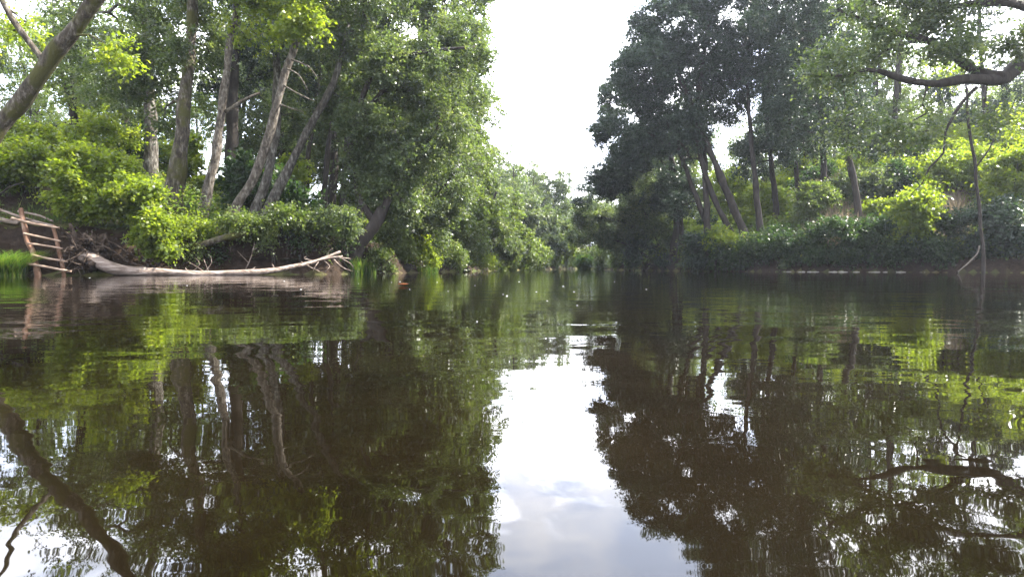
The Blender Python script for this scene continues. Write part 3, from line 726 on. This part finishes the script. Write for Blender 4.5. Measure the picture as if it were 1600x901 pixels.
for (lab, cx, cyy, Y, rx, ry, n_, lf) in [
        ("trailing shrub draping the bank edge directly below the mossy trunk", 295, 355, 18.6, .75, .38, 55, 'bright'),
        ("trailing shrub in front of the foot of the leaning pale trunk", 380, 348, 19.0, .9, .40, 70, 'mid'),
        ("trailing shrub along the bank top above the middle of the fallen log", 450, 338, 19.4, .9, .40, 75, 'mid'),
        ("grey green shrub spilling down above the fallen log's forked tip", 520, 340, 19.9, .85, .5, 80, 'alder'),
        ("shrub hanging over the water just past the leaning alder's foot", 615, 372, 22.5, .8, .6, 90, 'mid'),
        ("leafy shrub at the waterline right after the grass tufts", 655, 385, 25.2, .8, .7, 90, 'bright'),
        ("low shrub with lit leaves at the water's edge, third before the trailing alder", 700, 392, 29, 1.0, .7, 90, 'mid'),
        ("low pale shrub touching the water in front of the yellowish draping tree", 745, 396, 35, 1.3, .8, 90, 'bright'),
        ("small leafy shrub on the dark soil between the grass tufts and the leaning alder", 592, 398, 21.4, .5, .4, 45, 'mid'),
        ("dark ivy shrub hanging low in the undercut behind the log", 470, 385, 20.3, .7, .3, 35, 'dark')]:
    c = P(cx, cyy, Y)
    shrub("bank_shrub", lab, [(c, (rx, .55, ry), n_), (c + np.array((rx * .5, .2, -ry * .5)), (rx * .5, .4, ry * .6), n_ // 4)], (c[0] - .7, c[1] + .7), leaf=lf, per=45, size=.06, group=BG, droop=.35)

for k, (px_, py_, Y_) in enumerate([(300, 388, 18.4), (345, 392, 18.9), (420, 378, 19.2), (468, 372, 19.5), (505, 384, 20.1), (540, 378, 20.4)]):
    c = P(px_, py_, Y_)
    shrub("trailing_spray", "thin leafy spray trailing down the dark undercut soil face", [(c, (.35, .2, .28), 16)], (c[0], c[1] + .3), leaf=('mid', 'bramble')[k % 2], per=28, size=.055, group="sprays trailing down the undercut", droop=.6, nst=3)
RGS = "bramble thickets on the shaded bank"
specs = [("dark bramble thicket at the waterline under the low spreading tree", 1010, 392, 41, 1.6, .8, 90, 'dark'),
         ("dark bramble mound beneath the slim parallel trunks", 1090, 388, 34.6, 1.3, .8, 90, 'dark'),
         ("bramble thicket with a few lit leaves at the foot of the tall twin trunks", 1140, 385, 32.6, 1.1, .7, 90, 'bramble'),
         ("bramble thicket hanging beside the tall tree's foot", 1195, 380, 32, 1.2, .8, 100, 'bramble'),
         ("dark green bramble bank below the dry grass slope", 1255, 378, 30.6, 1.3, .9, 120, 'bramble'),
         ("rounded bramble mound directly below the pinkish dry grass", 1320, 370, 29.6, 1.4, 1.0, 130, 'bramble'),
         ("wide bramble mound with fern-like leaves beneath the bright yellow green bush", 1390, 375, 28.8, 1.3, .9, 130, 'bramble'),
         ("dark bramble thicket between the bright bush and the thin wavy trunk", 1465, 368, 28, 1.4, 1.0, 140, 'bramble'),
         ("dark bramble thicket behind the thin wavy trunk", 1530, 360, 27.3, 1.2, 1.1, 130, 'dark'),
         ("darkest bramble thicket, last one toward the photo's edge", 1600, 350, 26.5, 1.6, 1.3, 150, 'dark')]
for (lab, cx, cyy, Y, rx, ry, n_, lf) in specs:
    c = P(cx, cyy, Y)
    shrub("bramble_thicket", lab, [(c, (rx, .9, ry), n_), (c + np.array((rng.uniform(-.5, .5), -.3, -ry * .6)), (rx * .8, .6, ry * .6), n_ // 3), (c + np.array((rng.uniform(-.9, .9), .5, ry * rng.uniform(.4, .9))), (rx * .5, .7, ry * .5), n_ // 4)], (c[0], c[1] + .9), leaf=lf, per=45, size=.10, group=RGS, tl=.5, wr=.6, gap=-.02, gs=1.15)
for k, px_ in enumerate([985, 1040, 1075, 1120, 1165, 1230, 1285, 1355, 1430, 1500, 1570]):
    Yb = float(np.interp(px_, [1000, 1100, 1250, 1400, 1600, 1700], [42, 34, 30, 28.5, 26.2, 24])) + .1
    c = P(px_, 417 - rng.uniform(2, 22), Yb + rng.uniform(-.3, .3))
    shrub("bank_sprig", "small dark spray of leaves drooping to the shaded waterline", [(c, (rng.uniform(.4, .9), .4, rng.uniform(.2, .45)), 22)], (c[0], Yb + .7), leaf=('bramble', 'dark', 'alder')[k % 3], per=30, size=.1, group="sprays drooping to the shaded waterline", droop=.5, nst=3)
HG = "bushes on the sunlit hillside"
for (lab, cx, cyy, Y, rx, ry, n_, lf) in [
        ("bright yellow green bush sprawling down the bank in the middle of the hillside", 1425, 330, 28.2, 1.1, 1.4, 150, 'bright'),
        ("bright yellow green bush upslope of the thin wavy trunk", 1500, 260, 33, 2.0, 1.2, 150, 'bright'),
        ("lit bush high at the photo's edge above the darkest brambles", 1590, 270, 28, 1.3, 1.3, 130, 'bright'),
        ("grey green bush above the pinkish dry grass", 1340, 290, 35, 1.7, 1.0, 120, 'alder'),
        ("rounded green bush on the skyline of the hill beneath the forked limb", 1420, 215, 41, 2.2, 1.6, 110, 'mid'),
        ("lit green bush behind the tall twin trunks", 1135, 300, 40, 1.8, 1.8, 120, 'bright'),
        ("lit bush between the twin trunks and the sparse thin trunk", 1195, 320, 38, 1.5, 1.6, 110, 'bright'),
        ("green bush at the foot of the slope left of the dry grass", 1265, 320, 34, 1.4, 1.3, 110, 'mid'),
        ("dark grey thicket high on the hill behind the hanging branch", 1530, 185, 44, 2.6, 1.4, 100, 'dark'),
        ("small bright bush low on the slope beside the slim parallel trunks", 1125, 375, 32.6, .6, .5, 45, 'bright')]:
    c = P(cx, cyy, Y)
    shrub("hillside_bush", lab, [(c, (rx, 1.1, ry), n_), (c + np.array((rx * .4, 0, ry * .4)), (rx * .6, .8, ry * .6), n_ // 4)], (c[0], c[1] + .6), leaf=lf, per=50, size=.10, group=HG, tl=.45)
c = P(912, 410, 62)
shrub("round_bush", "small bright green rounded reed bush at the far waterline of the bend", [(c, (1.1, 1, .75), 110)], (c[0], c[1] + .3), leaf='grass', per=60, size=.16, wr=.3, tl=.4)


hb = shrub("slope_bush", "leafy bush scattered over the upper hillside among the trees", [((24, 45, H(24, 45) + .7), (1.5, 1.3, .9), 110), ((24.8, 45, H(24, 45) + 1.3), (.8, .8, .6), 40)], (24, 45), leaf='bramble', per=45, size=.11, group="bushes over the upper hillside", tl=.45)
hc = shrub("slope_bush", "leafy bush scattered over the upper hillside among the trees", [((28, 44, H(28, 44) + .7), (1.5, 1.3, .9), 110), ((27.4, 44, H(28, 44) + 1.4), (.8, .8, .7), 40)], (28, 44), leaf='bright', per=45, size=.11, group="bushes over the upper hillside", tl=.45)
hd = shrub("understory_bush", "leafy bush in the shade of the wood behind the near trunks", [((-12, 30, H(-12, 30) + .8), (1.6, 1.3, 1.0), 110), ((-12.5, 30, H(-12, 30) + 1.5), (.8, .8, .7), 40)], (-12, 30), leaf='bright', per=45, size=.11, group="bushes under the near wood", tl=.45)
def bushes(n_, x0, x1, y0, y1, cond, srcs, lab, grp, nm):
    k = 0
    while k < n_:
        x, y = rng.uniform(x0, x1), rng.uniform(y0, y1)
        a_, b_ = polydist(np.array([x]), np.array([y]), LEFT); c_, d_ = polydist(np.array([x]), np.array([y]), RIGHT)
        if not cond(float((a_ * b_)[0]), float((-c_ * d_)[0])): continue
        q = rng.uniform(.6, 1.35); k += 1
        copytree(srcs[rng.integers(len(srcs))], (x, y, H(x, y) - .1), rng.uniform(0, 6.28), (q, q, q * rng.uniform(.7, 1.2)), lab, grp, nm)
bushes(110, 11, 46, 32, 62, lambda L, Rr: 3 < Rr < 26, [hb, hc, hc], "leafy bush scattered over the upper hillside among the trees", "bushes over the upper hillside", "slope_bush")
bushes(45, -36, -5, 24, 56, lambda L, Rr: 4 < L < 24, [hd, hd, hb], "leafy bush in the shade of the wood behind the near trunks", "bushes under the near wood", "understory_bush")

hw = shrub("waterside_bush", "low leafy bush lining the far waterline toward the bend", [((1.0, 50, .7), (1.3, 1.1, .9), 100), ((.5, 49.5, .35), (1.0, .8, .4), 40)], (.8, 50), leaf='mid', per=50, size=.12, group="bushes lining the far waterline", tl=.45)
for poly, sg, y0, y1, n_ in ((LEFT, -1, 41, 118, 46), (RIGHT, 1, 44, 108, 34)):
    for k in range(n_):
        y = y0 + (y1 - y0) * (k + rng.random()) / n_
        x = float(np.interp(y, poly[:, 1], poly[:, 0])) + sg * rng.uniform(.2, 1.3); q = rng.uniform(.6, 1.3)
        copytree(hw, (x, y, max(.05, H(x, y)) - .25), rng.uniform(0, 6.28), (q, q, q * rng.uniform(.8, 1.4)), hw["label"], hw["group"], "waterside_bush")
# undergrowth (ground cover nobody could count)
def cover(name, label, x0, x1, y0, y1, n_, leafn, leaf, size, hgt, cond, wr=.6, seed=0, upright=False):
    X = rng.uniform(x0, x1, n_ * 3); Y = rng.uniform(y0, y1, n_ * 3)
    dl, sl = polydist(X, Y, LEFT); dr, sr = polydist(X, Y, RIGHT)
    k = cond(dl * sl, -dr * sr, X, Y)
    nz = np.array([mn.noise(Vector((a * .35, c_ * .35, seed))) for a, c_ in zip(X, Y)])
    k &= nz > -.25
    X, Y, nz = X[k][:n_], Y[k][:n_], nz[k][:n_]
    Z = height(X, Y)
    K = len(X); m = leafn
    hh = hgt * (0.35 + np.clip(nz + .3, 0, 1) * 1.3)
    if upright:
        base = np.stack([X, Y, Z], -1)[:, None, :] + rng.normal(size=(K, m, 3)) * np.array((.13, .13, .0))
        d = rng.normal(size=(K, m, 3)) * .35 + np.array((0, 0, 1.0))
        nr = rng.normal(size=(K, m, 3)); sz = size * rng.uniform(.5, 1.3, (K, m))
    else:
        base = np.stack([X, Y, Z], -1)[:, None, :] + rng.normal(size=(K, m, 3)) * np.array((.22, .22, 0))
        base[..., 2] += rng.uniform(0.02, 1, (K, m)) * hh[:, None]
        d = rng.normal(size=(K, m, 3)); d[..., 2] *= .5; nr = rng.normal(size=(K, m, 3)) * .5 + np.array((0, 0, 1.0))
        sz = size * rng.uniform(.6, 1.3, (K, m))
    tint = np.clip(np.repeat(rng.uniform(0, 1, K), m) * .6 + rng.uniform(0, 1, K * m) * .4, 0, 1)
    V_, F_ = leafmesh(base.reshape(-1, 3), d.reshape(-1, 3), nr.reshape(-1, 3), sz.reshape(-1), wr, .05 if upright else .12)
    o_ = meshobj(name, V_, F_, M[leaf], tint=tint)
    tag(o_, label, kind="stuff"); return o_
cover("undergrowth", "low leafy plants covering the floor of the near wood", -30, -4, 15, 45, 6000, 18, 'under', .11, .7, lambda L, Rr, X, Y: (L > .55) & (L < 22))
cover("undergrowth", "brambles and nettles covering the sunlit hillside", 8, 46, 24, 62, 11000, 18, 'under', .15, 1.0, lambda L, Rr, X, Y: (Rr > .3) & (Rr < 30), seed=5)
cover("undergrowth", "low plants along the distant banks", -4, 24, 40, 92, 2500, 14, 'mid', .16, .7, lambda L, Rr, X, Y: ((L > .1) & (L < 5)) | ((Rr > .1) & (Rr < 6)), seed=9)
cover("dry_grass", "pinkish dry grass in patches on the sunlit slope", 12, 34, 28, 52, 1500, 26, 'dry', 1.0, .6,
      lambda L, Rr, X, Y: (Rr > 1.6) & (Rr < 22) & ((np.abs((X / Y) - .51) < .045) | (np.abs((X / Y) - .67) < .03)), wr=.03, seed=3, upright=True)
cover("forest_litter_grass", "short yellowing grass on the bank top", -20, -6, 16, 32, 1500, 18, 'grass', .28, .3, lambda L, Rr, X, Y: (L > 1.0) & (L < 14), wr=.06, seed=4, upright=True)

def tuft(name, label, c, n_, hgt, spread, leaf='grass', group=None, wr=.05, lean=.45):
    """arching blades, each a strip of three quads"""
    c = np.array((c[0], c[1], max(0.0, H(c[0], c[1])) - .03))
    a = rng.uniform(0, 6.28, n_); rr_ = spread * np.sqrt(rng.uniform(0, 1, n_))
    b_ = np.stack([rr_ * np.cos(a), rr_ * np.sin(a), np.zeros(n_)], -1)
    L = hgt * rng.uniform(.5, 1.2, n_); a2 = rng.uniform(0, 6.28, n_)
    out = np.stack([np.cos(a2), np.sin(a2), np.zeros(n_)], -1); sd_ = np.stack([-np.sin(a2), np.cos(a2), np.zeros(n_)], -1)
    rows = []
    for t_ in (0, .35, .7, 1.0):
        p = b_ + out * (lean * L * t_ ** 2)[:, None]; p[:, 2] += L * (t_ - .35 * lean * t_ ** 2)
        wv_ = (wr * L * (1 - t_ * .95))[:, None] * sd_ * .5
        rows += [p - wv_, p + wv_]
    V_ = np.stack(rows, 1); F_ = []
    base = np.arange(n_)[:, None] * 8
    F_ = np.concatenate([base + np.array([(q, q + 1, q + 3, q + 2)]) for q in (0, 2, 4)], 0)
    tint = np.tile(rng.uniform(0, 1, n_), 3)
    o_ = meshobj(name, (V_.reshape(-1, 3) + c), F_, M[leaf], tint=tint, origin=c)
    return tag(o_, label, 'grass tuft', group)
TG = "grass tufts at the waterline"
p = P(-6, 425, 16.3); tuft("grass_clump", "large bright green clump of long grass beside the ladder's foot", (p[0], p[1] + .2), 2200, .9, .52, wr=.022, lean=.95)
for lab, px_, Y, h_, s_ in [("bright green grass tuft just past the fallen log's tip", 556, 20.6, .62, .22), ("darker grass tuft to the side of the bright one past the log's tip", 577, 21.2, .55, .22),
                          ("wide low grass tuft on the waterline below the lit shrub", 668, 26.2, .5, .45)]:
    p = P(px_, 424, Y); tuft("grass_tuft", lab, (p[0], p[1] + .1), 380, h_, s_, group=TG)

# ferns on the undercut bank
def fern(label, c, n_, ln, leaf='bramble', group="ferns on the undercut bank"):
    V_, F_, T_ = [], [], []; k = 0
    for q in range(n_):
        a = rng.uniform(0, 6.28); o_ = np.array((math.cos(a), math.sin(a), 0)); s_ = np.array((-math.sin(a), math.cos(a), 0))
        L = ln * rng.uniform(.7, 1.1)
        ts = np.linspace(.1, 1, 16)
        for t_ in ts:
            p_ = c + o_ * L * t_ * .8 + np.array((0, 0, L * (t_ * .9 - .75 * t_ * t_)))
            w_ = L * .2 * math.sin(math.pi * min(1, t_ * .85 + .12)) + .01
            for sg in (-1, 1):
                tip = p_ + s_ * sg * w_ + o_ * w_ * .3
                V_ += [p_, (p_ + tip) / 2 + o_ * .02, tip, (p_ + tip) / 2 - o_ * .02]; F_.append((k, k + 1, k + 2, k + 3)); T_.append(rng.random()); k += 4
    o_ = meshobj("fern", np.array(V_), np.array(F_), M[leaf], tint=T_, origin=c)
    return tag(o_, label, 'fern', group)
for lab, px_, py_, Y in [("fern below the mossy bank log, nearest the root plate", 345, 405, 18.9), ("fern on the soil face above the middle of the fallen log", 400, 408, 19.2), ("fern low on the soil face near the log's forked end", 452, 410, 19.5),
                         ("fern at the water's edge just past the darker grass tuft", 600, 410, 21.6), ("fern drooping over the water below the low drooping crown", 632, 412, 23.2)]:
    fern(lab, P(px_, py_, Y), 14, .45)

# ------------------------------------------------------------------ ladder
c0 = P(60, 428, 16.9)
lad = empty("pole_ladder", (c0[0], c0[1], 0), "rustic ladder of crooked reddish poles climbing the bank from the water", "ladder")
org = np.array((c0[0], c0[1], 0.0))
def wpath(pts, r0, r1, mat, name, parent, origin, sides=9, wob=.03, lump=.3, label=None):
    pts = [P(*q) for q in pts]
    sp, sr = smoothpath(pts, np.linspace(r0, r1, len(pts)), .08, wob, seed=pts[0][0])
    W_ = Wood(); W_.add(sp, sr, sides, seed=1, lump=lump)
    o_ = W_.build(name, M[mat], parent, origin=origin)
    if label: o_["label"] = label
    return o_
wpath([(62, 442, 16.7), (58, 420, 16.75), (52, 395, 16.85), (42, 375, 16.95), (38, 350, 17.05), (32, 326, 17.15)], .085, .06, 'redwood', "side_pole", lad, org, wob=.05, lump=.5)
wpath([(101, 442, 16.9), (98, 420, 16.95), (92, 395, 17.05), (88, 370, 17.15), (84, 352, 17.25)], .055, .045, 'redwood', "side_pole", lad, org, wob=.04)
for (a, c_, r_) in [((18, 340, 16.95), (92, 356, 17.1), .034), ((36, 365, 16.8), (95, 377, 17.0), .032), ((44, 381, 16.75), (98, 389, 16.95), .03), ((50, 398, 16.7), (106, 408, 16.9), .034), ((42, 413, 16.6), (112, 423, 16.8), .036)]:
    mid = ((a[0] + c_[0]) / 2, (a[1] + c_[1]) / 2 + rng.uniform(-1, 2), (a[2] + c_[2]) / 2)
    wpath([a, mid, c_], r_, r_ * .8, 'rung', "rung", lad, org, wob=.03, lump=.3)
# driftwood planks at the ladder's head
GD = "bleached driftwood at the ladder's head"
for lab, pts, r_ in [("bleached driftwood pole crossing behind the ladder's top", [(-30, 318, 17.4), (10, 332, 17.3), (50, 345, 17.3), (84, 352, 17.4)], .045),
                     ("thick bleached driftwood log running off the photo's edge by the ladder", [(-60, 340, 17.1), (-10, 342, 17.2), (30, 350, 17.3)], .085),
                     ("thin pale driftwood stick lying behind the ladder's top rung", [(28, 330, 17.6), (60, 336, 17.7), (82, 345, 17.6)], .035),]:
    p0 = P(*pts[0]); o_ = wpath(pts, r_, r_ * .7, 'dead', "driftwood", None, p0, lump=.3); tag(o_, lab, 'driftwood', GD)
p0 = P(-30, 310, 17.5)
o_ = wpath([(-40, 312, 17.5), (0, 302, 17.4), (14, 292, 17.3), (36, 285, 17.2)], .035, .012, 'darkbark', "dead_branch", None, p0); tag(o_, "short dark dead branch sticking out above the ladder", 'branch')

# ------------------------------------------------------------------ fallen tree with root plate
c0 = P(150, 425, 17); org = np.array((c0[0], c0[1], 0.0))
ft = empty("fallen_tree", org, "long bleached fallen trunk lying at the waterline with upturned roots and a forked tip", "fallen tree")
W_ = Wood()
def addp(W_, pts, r0, r1, sides=10, wob=.03, lump=.25, st=.12):
    pts = [P(*q) for q in pts]
    sp, sr = smoothpath(pts, np.linspace(r0, r1, len(pts)) if np.isscalar(r0) else r0, st, wob, seed=pts[0][0]); W_.add(sp, sr, sides, seed=2, lump=lump)
    return sp, sr
rad_ = [.15, .17, .16, .115, .095, .09, .085, .075, .055, .04]
addp(W_, [(128, 398, 17.1), (150, 408, 17.1), (180, 420, 17.05), (215, 424, 17.1), (270, 426, 17.3), (340, 427, 17.6), (400, 425, 17.9), (450, 419, 18.3), (490, 410, 18.7), (532, 393, 19.2)], rad_, None, 14, .03, .3)
tp = [P(*q) for q in [(150, 408, 17.1), (180, 420, 17.05), (215, 424, 17.1), (270, 426, 17.3), (340, 427, 17.6), (400, 425, 17.9), (450, 419, 18.3), (490, 410, 18.7)]]
for k in range(4):
    j = rng.integers(0, 7); f_ = rng.random(); q = tp[j] * (1 - f_) + tp[j + 1] * f_; q = q + np.array((0, 0, .04))
    d = np.array((rng.normal() * .8, -.3 + rng.normal() * .5, .7 + rng.random() * .4)); L = rng.uniform(.1, .3)*.6
    sp, sr = smoothpath([q, q + d * L * .6, q + d * L + np.array((rng.normal() * .05, 0, 0))], [.028, .014, .004], .06, .02, k); W_.add(sp, sr, 6, k, .3)
W_.build("trunk", M['dead'], ft, origin=org)
W_ = Wood()
for pts, r_ in [([(470, 415, 18.5), (500, 407, 18.8), (525, 402, 19), (549, 404, 19.2)], .04), ([(485, 412, 18.7), (510, 404, 18.8), (535, 400, 19.1)], .035), ([(478, 413, 18.6), (486, 418, 18.5), (500, 424, 18.5)], .02),
                ([(500, 406, 18.8), (492, 416, 18.6), (488, 425, 18.6)], .018), ([(520, 403, 19), (530, 413, 18.8), (540, 420, 18.8), (552, 424, 18.8)], .02), ([(505, 406, 18.9), (515, 416, 18.7), (505, 425, 18.7)], .015),
                ([(495, 409, 18.8), (475, 404, 18.7), (478, 401, 18.7)], .015), ([(515, 404, 19), (512, 395, 19), (520, 388, 19)], .014), ([(530, 402, 19), (548, 412, 18.9), (552, 420, 18.9)], .012)]:
    W2 = Wood(); addp(W2, pts, r_, r_ * .4, 6, .02, .1); W2.build("branch", M['dead'], ft, origin=org)
# root plate
W_ = Wood()
cc_ = P(138, 392, 17.2)
for k in range(170):
    a = rng.uniform(0, 6.28); L = rng.uniform(.2, .62)
    d = np.array((-.45 + .35 * rng.normal() * .6, math.cos(a) * .8, math.sin(a)))
    s0 = cc_ + np.array((rng.normal() * .12, rng.normal() * .15, rng.normal() * .18))
    p1 = s0 + d * L * .5 + rng.normal(size=3) * .08; p2 = s0 + d * L + rng.normal(size=3) * .16 + np.array((0, 0, -.08))
    p1[2] = max(p1[2], .02); p2[2] = max(p2[2], .0)
    r_ = rng.uniform(.006, .028)
    sp, sr = smoothpath([s0, p1, p2], [r_, r_ * .7, r_ * .2], .1, .05, k); W_.add(sp, sr, 6, k, .2)
addp(W_, [(110, 350, 17.4), (118, 372, 17.2), (130, 395, 17.1), (150, 415, 17)], .04, .13, 10)
addp(W_, [(140, 372, 17.4), (175, 390, 17.3), (200, 408, 17.2), (235, 420, 17.3)], .035, .02, 8)
addp(W_, [(120, 368, 17.4), (165, 375, 17.5), (210, 400, 17.4), (245, 412, 17.6)], .03, .015, 8)
W_.build("root_plate", M['root'], ft, origin=org)
# clod of soil held in the roots
def clod(name, c, r, mat, seed, sub=3, amp=.35, parent=None, origin=None):
    import bmesh
    bm = bmesh.new(); bmesh.ops.create_icosphere(bm, subdivisions=sub, radius=1)
    V_ = np.array([v.co[:] for v in bm.verts]); F_ = np.array([[v.index for v in f.verts] for f in bm.faces]); bm.free()
    nn = np.array([mn.noise(Vector(v * 1.6) + Vector((seed, 0, 0))) + .5 * mn.noise(Vector(v * 4) + Vector((seed, 0, 0))) for v in V_])
    V_ = V_ * (1 + amp * nn)[:, None] * np.asarray(r) + np.asarray(c)
    return meshobj(name, V_, F_, M[mat], parent, smooth=True, origin=origin if origin is not None else c)
clod("soil_clod", cc_ + np.array((.05, .25, -.05)), (.3, .28, .38), 'root', 3, 5, .9, ft, org)

# mossy log jutting along the bank edge
p0 = P(262, 386, 18.6)
o_ = wpath([(235, 384, 19.0), (270, 386, 18.6), (310, 384, 18.5), (350, 372, 18.6), (395, 362, 19.0)], .12, .09, 'mossbark', "mossy_log", None, p0, lump=.3); tag(o_, "mossy log bedded in the bank edge above the fallen trunk", 'log')
GT = "dead twigs in the water behind the log"
for lab, segs in [("forked bare sapling standing dead in front of the undercut bank", [[(383, 422, 18.8, .02), (392, 402, 18.8, .016), (398, 380, 18.8, .008)], [(392, 402, 18.8, .012), (396, 390, 18.8, .009), (402, 388, 18.8, .004)], [(388, 410, 18.8, .012), (376, 398, 18.7, .008), (370, 392, 18.7, .004)]]),
                  ("tangle of purplish twigs at the log's thick end", [[(300, 424, 18.1, .015), (312, 412, 18.1, .01), (304, 402, 18.1, .004)], [(320, 424, 18.2, .015), (330, 410, 18.2, .01), (328, 400, 18.2, .004)], [(318, 424, 18.1, .012), (300, 412, 18.0, .007), (292, 408, 18, .003)], [(325, 424, 18.2, .012), (318, 405, 18.2, .007)]])]:
    p0 = P(*segs[0][0][:3]); W_ = Wood()
    for sg in segs:
        pts = [P(*q[:3]) for q in sg]; 
        sp, sr = smoothpath(pts, [q[3] for q in sg], .1, .02, 1); W_.add(sp, sr, 5)
    o_ = W_.build("dead_twigs", M['dead'], None, origin=p0); tag(o_, lab, 'twigs', GT)
p0 = P(1500, 424, 24.3)
o_ = wpath([(1496, 425, 24.2), (1512, 412, 24.4), (1526, 398, 24.6), (1530, 385, 24.8)], .025, .03, 'darkbark', "dead_branch", None, p0); tag(o_, "bare stick reaching from the thin wavy trunk's foot down to the water", 'branch')

# hanging roots under the undercut bank edge
rts = Wood()
for k in range(60):
    px_ = rng.uniform(210, 540); Y = 18.0 + (px_ - 210) / 330 * 2.1 + .15
    x_ = P(px_, 400, Y)[0]; z_ = rng.uniform(.75, 1.25)
    pts = [np.array((x_, Y + .35, z_)), np.array((x_ + rng.normal() * .08, Y + .1, z_ - .3)), np.array((x_ + rng.normal() * .15, Y + .12, z_ - rng.uniform(.5, .9)))]
    sp, sr = smoothpath(pts, [.02, .014, .005], .12, .04, k); rts.add(sp, sr, 5)
o_ = rts.build("hanging_roots", M['root'], None, origin=np.array((-8, 18.5, 1))); tag(o_, "fringe of thin roots hanging down the undercut soil face", kind="stuff")

# ------------------------------------------------------------------ stones along the shaded bank, floating bits
GSN = "pale stones along the shaded waterline"
src = None
for k in range(40):
    px_ = 1215 + 385 * (k + rng.uniform(-.6, 1.6)) / 40
    Yb = np.interp(px_, [1100, 1250, 1400, 1600, 1700], [34, 30, 28.5, 26.2, 24])
    x_ = (px_ - 800) / 1000 * Yb
    if src is None:
        src = clod("shore_stone", np.zeros(3), (.16, .1, .045), 'stone', 1, 2, .3); s_ = src
    else:
        s_ = src.copy(); COL.objects.link(s_)
    s_.location = (x_, Yb - .25 + rng.normal() * .05, .015); q = rng.uniform(.3, .85); s_.scale = (q * rng.uniform(.7, 1.8), q, q * rng.uniform(.5, 1)); s_.rotation_euler = (0, 0, rng.uniform(-.5, .5))
    tag(s_, "small pale stone in the broken line along the shaded waterline", 'stone', GSN)
GFL = "pale flecks floating on the river"
src = None
for (px_, py_) in [(140, 434), (292, 446), (444, 439), (612, 441), (625, 440), (683, 441), (742, 446), (745, 503), (786, 460), (792, 462), (838, 456), (880, 447), (897, 456), (902, 477), (640, 452), (560, 443), (700, 455), (811, 440), (470, 452), (855, 470), (1010, 452), (960, 440)]:
    Y = CAMH * 1000 / (py_ - 417.5)
    x_ = (px_ - 800) / 1000 * Y
    if src is None:
        src = clod("floating_fleck", np.zeros(3), (1, .8, .3), 'foam', 5, 1, .4); s_ = src
    else:
        s_ = src.copy(); COL.objects.link(s_)
    q = rng.uniform(.0008, .0016) * Y + .003
    s_.location = (x_, Y, .002); s_.scale = (q, q, q * .5); s_.rotation_euler = (0, 0, rng.uniform(0, 6))
    tag(s_, "tiny pale fleck floating on the dark river", 'fleck', GFL)
# curled orange leaf
Y = CAMH * 1000 / (446.5 - 417.5); cx_ = (630 - 800) / 1000 * Y
t_ = np.linspace(-1, 1, 9); V_ = []
for a in t_:
    w_ = .045 * math.sqrt(max(0, 1 - a * a)) + .001
    for q in (-1, -.5, 0, .5, 1):
        V_.append((cx_ + a * .065, Y + q * w_, .006 + .018 * a * a + .022 * q * q * (1 - a * a)))
F_ = [(i_ * 5 + j_, i_ * 5 + j_ + 1, i_ * 5 + j_ + 6, i_ * 5 + j_ + 5) for i_ in range(8) for j_ in range(4)]
o_ = meshobj("floating_leaf", np.array(V_), np.array(F_), M['orange'], smooth=True, origin=np.array((cx_, Y, 0))); tag(o_, "curled orange dead leaf floating on the river", 'leaf')

# ------------------------------------------------------------------ haze
HAZE = 0.00045
if HAZE:
    m, n, l, o = newmat("air_haze")
    pv = n.new("ShaderNodeVolumePrincipled"); pv.inputs['Density'].default_value = HAZE
    pv.inputs['Color'].default_value = (0.80, 0.87, 1.0, 1); pv.inputs['Anisotropy'].default_value = 0.45
    l.new(pv.outputs[0], o.inputs['Volume'])
    x0, x1, y0, y1, z0, z1 = -400, 430, -190, 520, -4, 60
    V_ = np.array([(x, y, z) for z in (z0, z1) for y in (y0, y1) for x in (x0, x1)], float)
    F_ = np.array([(0, 2, 3, 1), (4, 5, 7, 6), (0, 1, 5, 4), (2, 6, 7, 3), (0, 4, 6, 2), (1, 3, 7, 5)])
    hz = meshobj("haze", V_, F_, m); tag(hz, "pale summer haze over the river", kind="stuff")
